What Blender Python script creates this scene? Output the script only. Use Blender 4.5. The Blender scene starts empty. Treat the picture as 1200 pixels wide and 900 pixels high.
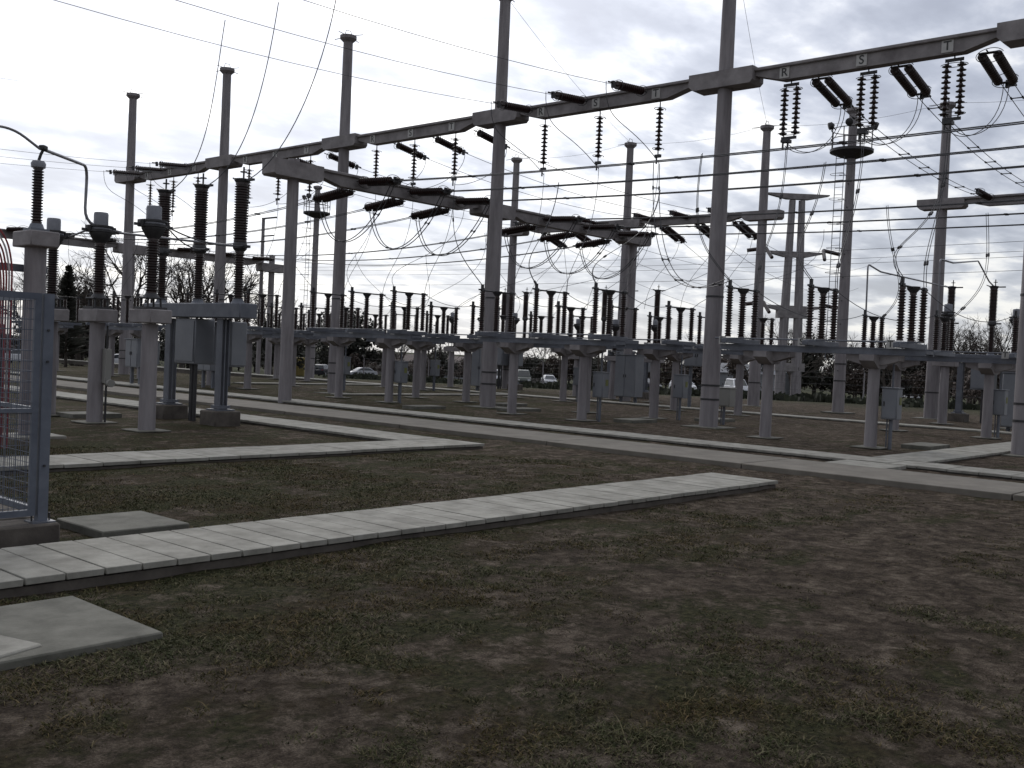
import bpy, bmesh, math, random
from mathutils import Vector, Matrix, Quaternion, noise
R = math.radians
random.seed(7)
SC = bpy.context.scene
COL = SC.collection
V3 = Vector

# ------------------------------------------------------------------ terrain
def terrain(x, y):
    s = 0.749 * x + 0.662 * y
    if s <= 62: return 0.0
    if s <= 165: return -2.4 * (s - 62) / 103.0
    return -2.4

# ------------------------------------------------------------------ materials
def new_mat(name):
    m = bpy.data.materials.new(name); m.use_nodes = True
    nt = m.node_tree; b = nt.nodes['Principled BSDF']
    return m, nt, b
def nod(nt, t, **k):
    n = nt.nodes.new(t)
    for a, v in k.items(): setattr(n, a, v)
    return n
def noise_n(nt, vec, scale, detail=6, rough=.6, dist=0.0):
    n = nod(nt, 'ShaderNodeTexNoise'); n.inputs['Scale'].default_value = scale
    n.inputs['Detail'].default_value = detail; n.inputs['Roughness'].default_value = rough
    n.inputs['Distortion'].default_value = dist
    if vec is not None: nt.links.new(vec, n.inputs['Vector'])
    return n.outputs['Fac']
def ramp(nt, fac, stops):
    r = nod(nt, 'ShaderNodeValToRGB'); e = r.color_ramp.elements
    while len(e) < len(stops): e.new(.5)
    for i, (p, c) in enumerate(stops):
        e[i].position = p; e[i].color = (*c, 1) if len(c) == 3 else c
    nt.links.new(fac, r.inputs['Fac']); return r.outputs['Color']
def mixc(nt, fac, a, b, mode='MIX'):
    m = nod(nt, 'ShaderNodeMix', data_type='RGBA', blend_type=mode)
    for s, v in (('Factor', fac), ('A', a), ('B', b)):
        i = [q for q in m.inputs if q.name == s and (q.type == ('VALUE' if s == 'Factor' else 'RGBA'))][0]
        if hasattr(v, 'is_linked'): nt.links.new(v, i)
        elif s == 'Factor': i.default_value = v
        else: i.default_value = (*v, 1)
    return [o for o in m.outputs if o.type == 'RGBA'][0]
def math_n(nt, op, a, b=None, clamp=False):
    m = nod(nt, 'ShaderNodeMath', operation=op); m.use_clamp = clamp
    for i, v in ((0, a), (1, b)):
        if v is None: continue
        if hasattr(v, 'is_linked'): nt.links.new(v, m.inputs[i])
        else: m.inputs[i].default_value = v
    return m.outputs[0]
def pos(nt, sc=(1, 1, 1)):
    g = nod(nt, 'ShaderNodeNewGeometry'); mp = nod(nt, 'ShaderNodeMapping')
    mp.inputs['Scale'].default_value = sc
    nt.links.new(g.outputs['Position'], mp.inputs['Vector']); return mp.outputs[0]
def bump(nt, b, h, strength, dist=.02):
    n = nod(nt, 'ShaderNodeBump'); n.inputs['Strength'].default_value = strength
    n.inputs['Distance'].default_value = dist
    nt.links.new(h, n.inputs['Height']); nt.links.new(n.outputs[0], b.inputs['Normal'])
def surf(name, c1, c2, scale=4, rough=.8, metal=0, bstr=.2, streak=False, island=0.0, spec=.5, fine=40):
    m, nt, b = new_mat(name)
    p = pos(nt, (1, 1, .12) if streak else (1, 1, 1))
    f = noise_n(nt, p, scale, 7, .65)
    c = ramp(nt, f, [(.32, c1), (.68, c2)])
    if island:
        g = nod(nt, 'ShaderNodeNewGeometry')
        r = ramp(nt, g.outputs['Random Per Island'], [(0, (1 - island,) * 3), (1, (1 + island,) * 3)])
        c = mixc(nt, 1.0, c, r, 'MULTIPLY')
    nt.links.new(c, b.inputs['Base Color'])
    b.inputs['Roughness'].default_value = rough; b.inputs['Metallic'].default_value = metal
    b.inputs['Specular IOR Level'].default_value = spec
    if bstr: bump(nt, b, noise_n(nt, pos(nt), fine, 4), bstr, .01)
    return m
M = {}
M['concrete'] = surf('post_concrete', (.165, .15, .158), (.295, .275, .282), 4.5, .9, bstr=.35, streak=True)
M['beam'] = surf('beam_concrete', (.16, .145, .148), (.30, .28, .28), 1.6, .9, bstr=.3)
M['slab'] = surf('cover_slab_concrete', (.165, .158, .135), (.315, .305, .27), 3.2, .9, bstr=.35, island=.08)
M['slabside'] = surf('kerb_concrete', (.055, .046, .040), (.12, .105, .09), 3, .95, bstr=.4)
M['road'] = surf('road_concrete', (.115, .103, .086), (.185, .168, .142), 1.6, .95, bstr=.3, fine=60)
M['pad'] = surf('pad_concrete', (.085, .083, .068), (.17, .165, .14), 3.6, .95, bstr=.4)
M['steel'] = surf('galvanised_steel', (.095, .103, .126), (.155, .164, .188), 3, .5, metal=.2, bstr=.05)
M['gate'] = surf('fence_steel', (.08, .092, .122), (.135, .15, .185), 4, .5, metal=.2, bstr=.05)
M['cab'] = surf('cabinet_paint', (.15, .158, .178), (.19, .198, .215), 1.5, .45, bstr=0)
M['cabb'] = surf('beige_cabinet_paint', (.22, .215, .20), (.27, .265, .245), 1.5, .5, bstr=0)
M['head'] = surf('cap_aluminium', (.17, .175, .20), (.23, .235, .26), 5, .45, metal=.2, bstr=0)
M['tube'] = surf('tube_aluminium', (.20, .20, .215), (.28, .28, .30), 5, .45, metal=.4, bstr=0)
M['porc'] = surf('brown_porcelain', (.018, .010, .010), (.04, .020, .018), 5, .28, bstr=0)
M['dark'] = surf('dark_fitting', (.03, .03, .033), (.055, .053, .055), 8, .5, metal=.3, bstr=0)
M['wire'] = surf('wire_aluminium', (.055, .055, .06), (.085, .085, .09), 3, .55, metal=.4, bstr=0)
M['plate'] = surf('letter_plate_paint', (.38, .37, .36), (.48, .47, .45), 6, .6, bstr=0)
M['letter'] = surf('letter_paint', (.03, .03, .03), (.05, .05, .05), 6, .6, bstr=0)
M['red'] = surf('red_cable_sheath', (.15, .015, .02), (.24, .03, .035), 5, .5, bstr=0)
M['redlight'] = surf('pale_cable_sheath', (.4, .35, .35), (.5, .45, .45), 5, .5, bstr=0)
M['yellow'] = surf('yellow_label_paint', (.15, .16, .05), (.19, .20, .07), 5, .6, bstr=0)
M['bark'] = surf('bark', (.035, .028, .024), (.075, .062, .052), 3, .95, bstr=.3)
M['leafdark'] = surf('dark_foliage', (.034, .036, .030), (.070, .068, .054), 1.2, .8, bstr=0, island=.4)
M['leafbrown'] = surf('brown_foliage', (.052, .040, .034), (.105, .080, .066), 1.0, .85, bstr=0, island=.4)
M['leafgreen'] = surf('weed_foliage', (.016, .020, .011), (.034, .038, .020), 1.5, .85, bstr=0, island=.4)
M['white'] = surf('white_car_paint', (.62, .63, .66), (.68, .69, .72), 1, .25, bstr=0)
M['silver'] = surf('silver_car_paint', (.34, .35, .38), (.40, .41, .44), 1, .3, metal=.3, bstr=0)
M['black'] = surf('dark_car_paint', (.02, .02, .03), (.03, .03, .04), 1, .25, bstr=0)
M['olive'] = surf('olive_car_paint', (.07, .08, .07), (.09, .10, .09), 1, .35, bstr=0)
M['glass'] = surf('car_glass', (.02, .025, .03), (.03, .035, .04), 1, .08, bstr=0)
M['tyre'] = surf('tyre_rubber', (.015, .015, .015), (.03, .03, .03), 6, .9, bstr=0)
M['lamp'] = surf('headlamp_glass', (.6, .6, .62), (.75, .75, .77), 6, .15, bstr=0)
M['wall'] = surf('far_wall_render', (.24, .25, .27), (.33, .34, .36), .6, .9, bstr=0)
M['housewall'] = surf('house_wall_render', (.16, .15, .14), (.24, .22, .20), .6, .9, bstr=0)
M['roof'] = surf('house_roof', (.09, .075, .07), (.15, .12, .11), 1.2, .9, bstr=0)
M['ochre'] = surf('ochre_container_paint', (.20, .16, .05), (.27, .21, .07), .8, .7, bstr=0)
M['paint'] = surf('white_post_paint', (.5, .5, .5), (.6, .6, .6), 2, .7, bstr=0)

# ------------------------------------------------------------------ mesh builder
class MB:
    def __init__(s): s.v = []; s.f = []
    def add(s, vs, fs):
        o = len(s.v); s.v += [tuple(v) for v in vs]; s.f += [tuple(i + o for i in f) for f in fs]; return s
    def box(s, c, d, rz=0, ch=0.0):
        hx, hy, hz = d[0] / 2, d[1] / 2, d[2] / 2
        if ch:
            bm = bmesh.new(); bmesh.ops.create_cube(bm, size=1)
            for v in bm.verts: v.co = V3((v.co.x * d[0], v.co.y * d[1], v.co.z * d[2]))
            bmesh.ops.bevel(bm, geom=bm.edges[:], offset=ch, segments=1, affect='EDGES')
            bm.verts.index_update(); vs = [v.co.copy() for v in bm.verts]; fs = [[v.index for v in f.verts] for f in bm.faces]; bm.free()
        else:
            vs = [V3((x, y, z)) for x in (-hx, hx) for y in (-hy, hy) for z in (-hz, hz)]
            fs = [(0, 1, 3, 2), (4, 6, 7, 5), (0, 4, 5, 1), (2, 3, 7, 6), (0, 2, 6, 4), (1, 5, 7, 3)]
        if rz:
            m = Matrix.Rotation(rz, 3, 'Z'); vs = [m @ v for v in vs]
        return s.add([v + V3(c) for v in vs], fs)
    def prism(s, poly, axis, a, b):
        # poly: 2D outline; axis 'x': (y,z) outline extruded in x ; 'y': (x,z) outline extruded in y ; 'z': (x,y)
        def P(p, t):
            return {'x': (t, p[0], p[1]), 'y': (p[0], t, p[1]), 'z': (p[0], p[1], t)}[axis]
        n = len(poly); vs = [P(p, a) for p in poly] + [P(p, b) for p in poly]
        fs = [tuple(range(n))[::-1], tuple(range(n, 2 * n))] + [(i, (i + 1) % n, n + (i + 1) % n, n + i) for i in range(n)]
        return s.add(vs, fs)
    def lathe(s, prof, seg=16, o=(0, 0, 0), d=(0, 0, 1)):
        q = V3((0, 0, 1)).rotation_difference(V3(d).normalized()); n = len(prof); vs = []; fs = []
        for r, z in prof:
            for k in range(seg):
                a = 2 * math.pi * k / seg
                vs.append(q @ V3((r * math.cos(a), r * math.sin(a), z)) + V3(o))
        for i in range(n - 1):
            for k in range(seg):
                k2 = (k + 1) % seg
                fs.append((i * seg + k, i * seg + k2, (i + 1) * seg + k2, (i + 1) * seg + k))
        fs.append(tuple(range(seg))[::-1]); fs.append(tuple((n - 1) * seg + k for k in range(seg)))
        return s.add(vs, fs)
    def cyl(s, a, b, r0, r1=None, seg=12):
        a = V3(a); b = V3(b); r1 = r0 if r1 is None else r1
        return s.lathe([(r0, 0), (r1, (b - a).length)], seg, a, b - a)
    def tube(s, pts, r, seg=6, r1=None):
        pts = [V3(p) for p in pts]; n = len(pts); vs = []; fs = []; up = V3((0, 0, 1)); prev = None
        for i, p in enumerate(pts):
            t = (pts[min(i + 1, n - 1)] - pts[max(i - 1, 0)]).normalized()
            if prev is None:
                x = t.cross(up);
                if x.length < 1e-3: x = t.cross(V3((1, 0, 0)))
                x.normalize()
            else:
                x = (prev - t * prev.dot(t)).normalized()
            prev = x; y = t.cross(x); rr = r if r1 is None else r + (r1 - r) * i / (n - 1)
            for k in range(seg):
                a = 2 * math.pi * k / seg; vs.append(p + x * rr * math.cos(a) + y * rr * math.sin(a))
        for i in range(n - 1):
            for k in range(seg):
                k2 = (k + 1) % seg; fs.append((i * seg + k, i * seg + k2, (i + 1) * seg + k2, (i + 1) * seg + k))
        fs.append(tuple(range(seg))[::-1]); fs.append(tuple((n - 1) * seg + k for k in range(seg)))
        return s.add(vs, fs)
    def ring(s, c, rad, r, nrm=(0, 0, 1), seg=20, gap=0.0, sy=1.0):
        q = V3((0, 0, 1)).rotation_difference(V3(nrm).normalized())
        pts = [q @ V3((rad * math.cos(a), rad * sy * math.sin(a), 0)) + V3(c) for a in [gap + (2 * math.pi - 2 * gap) * k / seg for k in range(seg + 1)]]
        return s.tube(pts, r, 5)
    def mesh(s, name):
        me = bpy.data.meshes.new(name); me.from_pydata(s.v, [], s.f); me.update()
        bm = bmesh.new(); bm.from_mesh(me); bmesh.ops.recalc_face_normals(bm, faces=bm.faces); bm.to_mesh(me); bm.free()
        for p in me.polygons: p.use_smooth = True
        me.set_sharp_from_angle(angle=R(38)); return me
    def build(s, name, mat, parent=None, loc=(0, 0, 0)):
        me = s.mesh(name); me.materials.append(M[mat] if isinstance(mat, str) else mat)
        o = bpy.data.objects.new(name, me); COL.objects.link(o); o.location = loc
        if parent: o.parent = parent
        return o
def tag(o, label=None, cat=None, group=None, kind=None):
    if label and not 4 <= len(label.split()) <= 16: print('LABELLEN', len(label.split()), label)
    if label: o['label'] = label
    if cat: o['category'] = cat
    if group: o['group'] = group
    if kind: o['kind'] = kind
    return o
def thing(name, loc=(0, 0, 0), rz=0, label=None, cat=None, group=None):
    o = bpy.data.objects.new(name, None); COL.objects.link(o); o.location = loc; o.rotation_euler = (0, 0, rz)
    o.empty_display_size = .2
    return tag(o, label, cat, group)
def clone(root, loc, rz=0, label=None, group=None, sc=None, partlabel=None):
    r = root.copy(); COL.objects.link(r); r.location = loc; r.rotation_euler = (0, 0, rz)
    if sc: r.scale = sc
    if label: r['label'] = label
    if group: r['group'] = group
    def rec(a, b):
        for ch in list(a.children):
            c = ch.copy(); COL.objects.link(c); c.parent = b; rec(ch, c)
    rec(root, r); return r
_tc = {}
def text_mesh(ch, size):
    if (ch, size) in _tc: return _tc[(ch, size)]
    cu = bpy.data.curves.new('letter', 'FONT'); cu.body = ch; cu.size = size; cu.align_x = 'CENTER'; cu.align_y = 'CENTER'
    cu.extrude = .004; cu.offset = size * .012
    ob = bpy.data.objects.new('letter_tmp', cu); COL.objects.link(ob)
    dg = bpy.context.evaluated_depsgraph_get(); me = bpy.data.meshes.new_from_object(ob.evaluated_get(dg))
    bpy.data.objects.remove(ob); me.materials.clear(); me.materials.append(M['letter']); _tc[(ch, size)] = me; return me
def letter_plate(ch, parent, loc, size=.46, face='-x'):
    pl = MB().box((0, 0, 0), (.02, size * 1.02, size * 1.08)).build('letter_plate', 'plate', parent, loc)
    t = bpy.data.objects.new('letter', text_mesh(ch, size * 1.15)); COL.objects.link(t); t.parent = pl
    t.location = (-.0125, 0, 0); t.rotation_euler = (R(90), 0, R(-90)); return pl
def sagpts(a, b, sag, n=16):
    a = V3(a); b = V3(b)
    return [a.lerp(b, i / n) - V3((0, 0, sag * 4 * (i / n) * (1 - i / n))) for i in range(n + 1)]
def bez(p0, p1, p2, p3, n=14):
    p0, p1, p2, p3 = map(V3, (p0, p1, p2, p3)); r = []
    for i in range(n + 1):
        t = i / n; r.append(p0 * (1 - t) ** 3 + p1 * 3 * t * (1 - t) ** 2 + p2 * 3 * t * t * (1 - t) + p3 * t ** 3)
    return r
def wire(pts, label, group, r=.013, name='wire', cat='wire', mat='wire', seg=5):
    o = V3(pts[0]); mb = MB().tube([V3(p) - o for p in pts], r, seg)
    return tag(mb.build(name, mat, None, o), label, cat, group)
def twin(pts, label, group, r=.013, gap=.2, side=None, name='twin_conductor', every=4.0):
    """two parallel wires held apart by spacers"""
    pts = [V3(p) for p in pts]; o = pts[0]; root = thing(name, o, 0, label, 'twin conductor', group)
    d = (pts[-1] - pts[0]); sd = V3(side).normalized() if side else V3((-d.y, d.x, 0)).normalized()
    for k in (-.5, .5): MB().tube([p - o + sd * gap * k for p in pts], r, 5).build('wire', 'wire', root)
    L = 0; nxt = every * .6
    for i in range(1, len(pts)):
        seg = (pts[i] - pts[i - 1]).length
        while L + seg > nxt:
            p = pts[i - 1].lerp(pts[i], (nxt - L) / seg) - o
            q = (pts[i] - pts[i - 1]).normalized()
            sp = MB(); sp.tube([p - sd * gap * .5, p + sd * gap * .5], .018, 5)
            for k in (-.5, .5): sp.tube([p + sd * gap * k - q * .06, p + sd * gap * k + q * .06], .033, 6)
            sp.build('spacer', 'dark', root); nxt += every
        L += seg
    return root

# ------------------------------------------------------------------ camera
cam = bpy.data.cameras.new('camera'); co = bpy.data.objects.new('camera', cam); COL.objects.link(co); SC.camera = co
cam.sensor_width = 36; cam.lens = 36 * 1205 / 1200; cam.clip_end = 6000; cam.clip_start = .05
Rv = V3((0.6628623587, -0.7474195533, 0.0444691434)); Uv = V3((-0.0093041438, 0.0511648437, 0.9986468804)); Fv = V3((0.7486834620, 0.6623791740, -0.0269611499))
mw = Matrix((Rv, Uv, -Fv)).transposed().to_4x4(); mw.translation = V3((0, 0, 2)); co.matrix_world = mw

# ------------------------------------------------------------------ world
SUN_AZ = R(62)       # direction towards the sun, measured from +X to +Y
SUN_EL = R(36)
sd = V3((math.cos(SUN_AZ) * math.cos(SUN_EL), math.sin(SUN_AZ) * math.cos(SUN_EL), math.sin(SUN_EL)))
w = bpy.data.worlds.new('World'); SC.world = w; w.use_nodes = True; nt = w.node_tree; nt.nodes.clear()
out = nod(nt, 'ShaderNodeOutputWorld'); bg = nod(nt, 'ShaderNodeBackground'); nt.links.new(bg.outputs[0], out.inputs[0])
bg.inputs['Strength'].default_value = .1
sky = nod(nt, 'ShaderNodeTexSky', sky_type='NISHITA'); sky.sun_disc = False; sky.sun_elevation = SUN_EL
sky.sun_rotation = R(90) - SUN_AZ
tc = nod(nt, 'ShaderNodeTexCoord'); sep = nod(nt, 'ShaderNodeSeparateXYZ'); nt.links.new(tc.outputs['Generated'], sep.inputs[0])
zz = math_n(nt, 'ADD', math_n(nt, 'MAXIMUM', sep.outputs[2], 0.0), .16)
cx = math_n(nt, 'DIVIDE', sep.outputs[0], zz); cy = math_n(nt, 'DIVIDE', sep.outputs[1], zz)
cmb = nod(nt, 'ShaderNodeCombineXYZ'); nt.links.new(cx, cmb.inputs[0]); nt.links.new(cy, cmb.inputs[1])
cmb.inputs[2].default_value = 3.7
mp = nod(nt, 'ShaderNodeMapping'); nt.links.new(cmb.outputs[0], mp.inputs[0]); mp.inputs['Rotation'].default_value = (0, 0, R(15)); mp.inputs['Scale'].default_value = (1, 1.35, 1)
n1 = noise_n(nt, mp.outputs[0], 3.4, 8, .52, .15)
n2 = noise_n(nt, mp.outputs[0], .9, 4, .5, .2)
n3 = noise_n(nt, mp.outputs[0], 8.5, 5, .55, .1)
dens = math_n(nt, 'ADD', math_n(nt, 'MULTIPLY', n1, .62), math_n(nt, 'ADD', math_n(nt, 'MULTIPLY', n2, .30), math_n(nt, 'MULTIPLY', n3, .12)))
cloud = ramp(nt, dens, [(.40, (.36, .39, .48)), (.455, (.42, .455, .55)), (.50, (.52, .555, .65)), (.54, (.66, .69, .77)), (.575, (.90, .91, .94)), (.64, (1.08, 1.07, 1.05))])
dt = nod(nt, 'ShaderNodeVectorMath', operation='DOT_PRODUCT'); nt.links.new(tc.outputs['Generated'], dt.inputs[0]); dt.inputs[1].default_value = tuple(sd)
gl = math_n(nt, 'MAXIMUM', dt.outputs['Value'], 0.0)
glow = math_n(nt, 'POWER', gl, 9.0)
dirb = math_n(nt, 'ADD', math_n(nt, 'MULTIPLY', math_n(nt, 'POWER', math_n(nt, 'MULTIPLY', math_n(nt, 'ADD', dt.outputs['Value'], 1.0), .5), 4.0), .56), .58)
# low band above the horizon is paler and warm
hz = math_n(nt, 'POWER', math_n(nt, 'SUBTRACT', 1.0, math_n(nt, 'MAXIMUM', sep.outputs[2], 0.0), True), 11.0)
cloud = mixc(nt, math_n(nt, 'MULTIPLY', hz, .55), cloud, (.78, .775, .735))
sc1 = nod(nt, 'ShaderNodeVectorMath', operation='SCALE'); nt.links.new(cloud, sc1.inputs[0]); nt.links.new(math_n(nt, 'MULTIPLY', dirb, 8.9), sc1.inputs['Scale'])
gw = nod(nt, 'ShaderNodeVectorMath', operation='SCALE'); gw.inputs[0].default_value = (1, .98, .97); nt.links.new(math_n(nt, 'MULTIPLY', glow, 7.0), gw.inputs['Scale'])
ad = nod(nt, 'ShaderNodeVectorMath', operation='ADD'); nt.links.new(sc1.outputs[0], ad.inputs[0]); nt.links.new(gw.outputs[0], ad.inputs[1])
fin = mixc(nt, .93, sky.outputs[0], ad.outputs[0])
nt.links.new(fin, bg.inputs['Color'])
sl = bpy.data.lights.new('sun', 'SUN'); sl.energy = .6; sl.angle = R(18); sl.color = (1, .96, .9)
so = bpy.data.objects.new('sun', sl); COL.objects.link(so); so.rotation_euler = sd.to_track_quat('Z', 'Y').to_euler(); so.location = (0, 0, 60)
SC.view_settings.view_transform = 'Standard'; SC.view_settings.look = 'None'; SC.view_settings.exposure = .38; SC.view_settings.gamma = 1
SC.cycles.max_bounces = 6

# ------------------------------------------------------------------ ground
def ground_mat():
    m, nt, b = new_mat('worn_grass_and_dirt')
    p = pos(nt)
    big = noise_n(nt, p, .55, 5, .66, .5); mid = noise_n(nt, p, 2.3, 7, .74, .4); fine = noise_n(nt, p, 17, 7, .8); vf = noise_n(nt, p, 75, 5, .8)
    soil = ramp(nt, mid, [(.30, (.040, .031, .023)), (.48, (.094, .076, .058)), (.66, (.195, .165, .132))])
    soil = mixc(nt, ramp(nt, vf, [(.38, (0, 0, 0)), (.62, (1, 1, 1))]), mixc(nt, 1.0, soil, (.45, .42, .42), 'MULTIPLY'), mixc(nt, 1.0, soil, (1.35, 1.33, 1.3), 'MULTIPLY'))
    clump = noise_n(nt, p, 6.5, 8, .78, .4)
    soil = mixc(nt, 1.0, soil, ramp(nt, clump, [(.40, (.42, .38, .36)), (.50, (.85, .83, .82)), (.60, (1.25, 1.25, 1.25))]), 'MULTIPLY')
    grass = ramp(nt, fine, [(.36, (.014, .014, .007)), (.52, (.046, .046, .020)), (.68, (.125, .115, .058))])
    straw = ramp(nt, fine, [(.35, (.024, .014, .009)), (.7, (.10, .070, .042))])
    grass = mixc(nt, ramp(nt, noise_n(nt, p, .9, 5, .7), [(.47, (0, 0, 0)), (.60, (.7, .7, .7))]), grass, straw)
    s = math_n(nt, 'ADD', math_n(nt, 'MULTIPLY', big, .6), math_n(nt, 'MULTIPLY', mid, .4))
    s = math_n(nt, 'ADD', math_n(nt, 'MULTIPLY', math_n(nt, 'SUBTRACT', fine, .5), .32), s)
    sx = nod(nt, 'ShaderNodeSeparateXYZ'); nt.links.new(p, sx.inputs[0])
    ax = math_n(nt, 'SUBTRACT', sx.outputs[0], 16.0); ay = math_n(nt, 'SUBTRACT', sx.outputs[1], -13.0)
    rad = math_n(nt, 'SQRT', math_n(nt, 'ADD', math_n(nt, 'MULTIPLY', ax, ax), math_n(nt, 'MULTIPLY', ay, ay)))
    ang = math_n(nt, 'ARCTAN2', ay, ax)
    cb = nod(nt, 'ShaderNodeCombineXYZ'); nt.links.new(math_n(nt, 'MULTIPLY', rad, 1.15), cb.inputs[0]); nt.links.new(math_n(nt, 'MULTIPLY', ang, 4.5), cb.inputs[1])
    trk = noise_n(nt, cb.outputs[0], 1.3, 4, .6, .3)
    s = math_n(nt, 'ADD', s, math_n(nt, 'MULTIPLY', math_n(nt, 'SUBTRACT', trk, .5), .55))
    side = math_n(nt, 'MULTIPLY', math_n(nt, 'SUBTRACT', sx.outputs[1], math_n(nt, 'MULTIPLY', sx.outputs[0], .8)), .014)
    cl_ = nod(nt, 'ShaderNodeClamp'); cl_.inputs['Min'].default_value = -.05; cl_.inputs['Max'].default_value = .07; nt.links.new(side, cl_.inputs['Value'])
    s = math_n(nt, 'SUBTRACT', s, math_n(nt, 'SUBTRACT', cl_.outputs[0], .012))
    s = math_n(nt, 'ADD', s, math_n(nt, 'MULTIPLY', math_n(nt, 'SUBTRACT', clump, .5), .35))
    f = ramp(nt, s, [(.44, (1, 1, 1)), (.53, (0, 0, 0))])
    c = mixc(nt, f, soil, grass)
    # the open field past the yard is greener
    sp = nod(nt, 'ShaderNodeSeparateXYZ'); nt.links.new(p, sp.inputs[0])
    dd = math_n(nt, 'ADD', sp.outputs[0], math_n(nt, 'MULTIPLY', noise_n(nt, p, .15, 3), 12))
    ff = nod(nt, 'ShaderNodeMapRange'); ff.inputs['From Min'].default_value = 60; ff.inputs['From Max'].default_value = 70; nt.links.new(dd, ff.inputs['Value'])
    field = ramp(nt, noise_n(nt, p, .25, 6, .7), [(.35, (.035, .038, .022)), (.65, (.065, .066, .036))])
    c = mixc(nt, ff.outputs[0], c, field)
    nt.links.new(c, b.inputs['Base Color']); b.inputs['Roughness'].default_value = 1; b.inputs['Specular IOR Level'].default_value = .1
    h = math_n(nt, 'ADD', math_n(nt, 'ADD', math_n(nt, 'MULTIPLY', fine, .8), math_n(nt, 'MULTIPLY', vf, .35)), math_n(nt, 'MULTIPLY', clump, 1.2))
    bump(nt, b, h, 1.0, .06); return m
M['ground'] = ground_mat()
def axis_steps(lo, hi, fine_lo, fine_hi, st):
    r = []; x = fine_lo
    while x < fine_hi: r.append(x); x += st
    g = st; x = fine_hi
    while x < hi: r.append(x); g = min(g * 1.22, 120); x += g
    r.append(hi); g = st; x = fine_lo - g
    while x > lo: r.append(x); g = min(g * 1.22, 120); x -= g
    r.append(lo); return sorted(r)
xs = axis_steps(-1500, 4000, -2, 24, .16); ys = axis_steps(-1500, 4000, -6, 22, .16)
gm = MB(); nx, ny = len(xs), len(ys)
def gz(x, y):
    z = terrain(x, y)
    if abs(x) < 70 and abs(y) < 90:
        z += .028 * noise.noise(V3((x * .6, y * .6, 0))) + .016 * noise.noise(V3((x * 2.3, y * 2.3, 5)))
    return z - .01
gm.v = [(x, y, gz(x, y)) for x in xs for y in ys]
gm.f = [(i * ny + j, (i + 1) * ny + j, (i + 1) * ny + j + 1, i * ny + j + 1) for i in range(nx - 1) for j in range(ny - 1)]
tag(gm.build('ground', 'ground'), kind='structure')

def covers(name, x0, x1, y0, y1, along, pitch, top, gap=.015, jit=.003, side=.03, mat='slab', body=True):
    """cable trench lid: individual cover slabs on a concrete kerb"""
    mb = MB(); L0, L1 = (x0, x1) if along == 'x' else (y0, y1); n = max(1, round((L1 - L0) / pitch)); p = (L1 - L0) / n
    for i in range(n):
        a = L0 + i * p + gap / 2; b = L0 + (i + 1) * p - gap / 2; j = random.uniform(-jit, jit); e = random.uniform(-.004, .004)
        t = .055
        if along == 'x': mb.box(((a + b) / 2, (y0 + y1) / 2 + e, top - t / 2 + j), (b - a, y1 - y0, t), random.uniform(-.001, .001), .005)
        else: mb.box(((x0 + x1) / 2 + e, (a + b) / 2, top - t / 2 + j), (x1 - x0, b - a, t), random.uniform(-.001, .001), .005)
    o = mb.build(name, mat); tag(o, kind='structure')
    if body:
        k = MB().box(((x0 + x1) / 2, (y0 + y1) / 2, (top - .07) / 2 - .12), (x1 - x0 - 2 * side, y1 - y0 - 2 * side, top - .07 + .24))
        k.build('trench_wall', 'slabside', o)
    return o
covers('path', -6, 15.85, 7.98, 9.25, 'x', .325, .12)
covers('path', 4.0, 16.27, 15.1, 16.4, 'x', .62, .09)
covers('path', 15.0, 16.25, 16.44, 76, 'y', .62, .09)
covers('path', 21.8, 22.95, -12, 96, 'y', .62, .08)
covers('path', 22.99, 48, 8.1, 9.3, 'x', .62, .08)
covers('path', 39.2, 40.2, -10, 8.05, 'y', .62, .06); covers('path', 39.2, 40.2, 9.35, 90, 'y', .62, .06)
covers('path', 29.5, 39.1, 44.2, 44.9, 'x', .8, .07)
covers('path', 28, 39.1, 34.6, 35.2, 'x', .8, .06)
# roadway of cast concrete panels with a thick edge
rd = MB(); y = -30
while y < 110:
    rd.box((19.28, y + 2.48, -.06 + .0), (2.16, 4.965, .30), 0, .012); y += 5
tag(rd.build('road', 'road'), kind='structure')
lk = MB().box((21.07, 8.7, .0), (1.36, 1.3, .14), 0, .01); tag(lk.build('path_link', 'slab'), kind='structure')
def lone_slab(x0, x1, y0, y1, top, label, mat='pad', t=.12, skew=0):
    mb = MB(); cx_, cy_ = (x0 + x1) / 2, (y0 + y1) / 2; mb.box((0, 0, -t / 2), (x1 - x0, y1 - y0, t), skew, .012)
    return tag(mb.build('concrete_slab', mat, None, (cx_, cy_, top)), label, 'slab', 'loose concrete slabs in the grass')
lone_slab(4.98, 5.95, 9.76, 10.78, .07, 'square grey concrete slab beside the fence corner, touching the cable trench', 'pad')
lone_slab(2.1, 3.66, 6.28, 7.6, .035, 'large weathered slab at the lower left edge, below the slab path', 'pad')
lone_slab(2.35, 2.86, 6.36, 6.85, .052, 'small broken pale mortar patch on the weathered slab at the left edge', 'slab', t=.03, skew=.3)
for (x, y, a, b, l) in ((12.4, 25.2, 1.3, .9, 'low dark pit cover slab behind the left transformer columns'), (28.6, 24.9, 1.6, .8, 'low pit cover slab left of the second gantry post'),
                        (25.4, 26.6, 1.5, .7, 'low pit cover slab near the slab path, left of the middle switch'), (28.6, 10.1, 1.5, .8, 'pale pit cover slab right of the front right cabinet'),
                        (28.3, 19.5, 1.4, .8, 'pale pit cover slab right of the middle cabinet'), (32.4, 18.9, 1.5, .8, 'pale pit cover slab left of the thickest gantry post'), (31, 27.6, 1.5, .8, 'pit cover slab behind the second gantry post')):
    lone_slab(x - a / 2, x + a / 2, y - b / 2, y + b / 2, .10, l, 'pad', t=.2)

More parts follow.
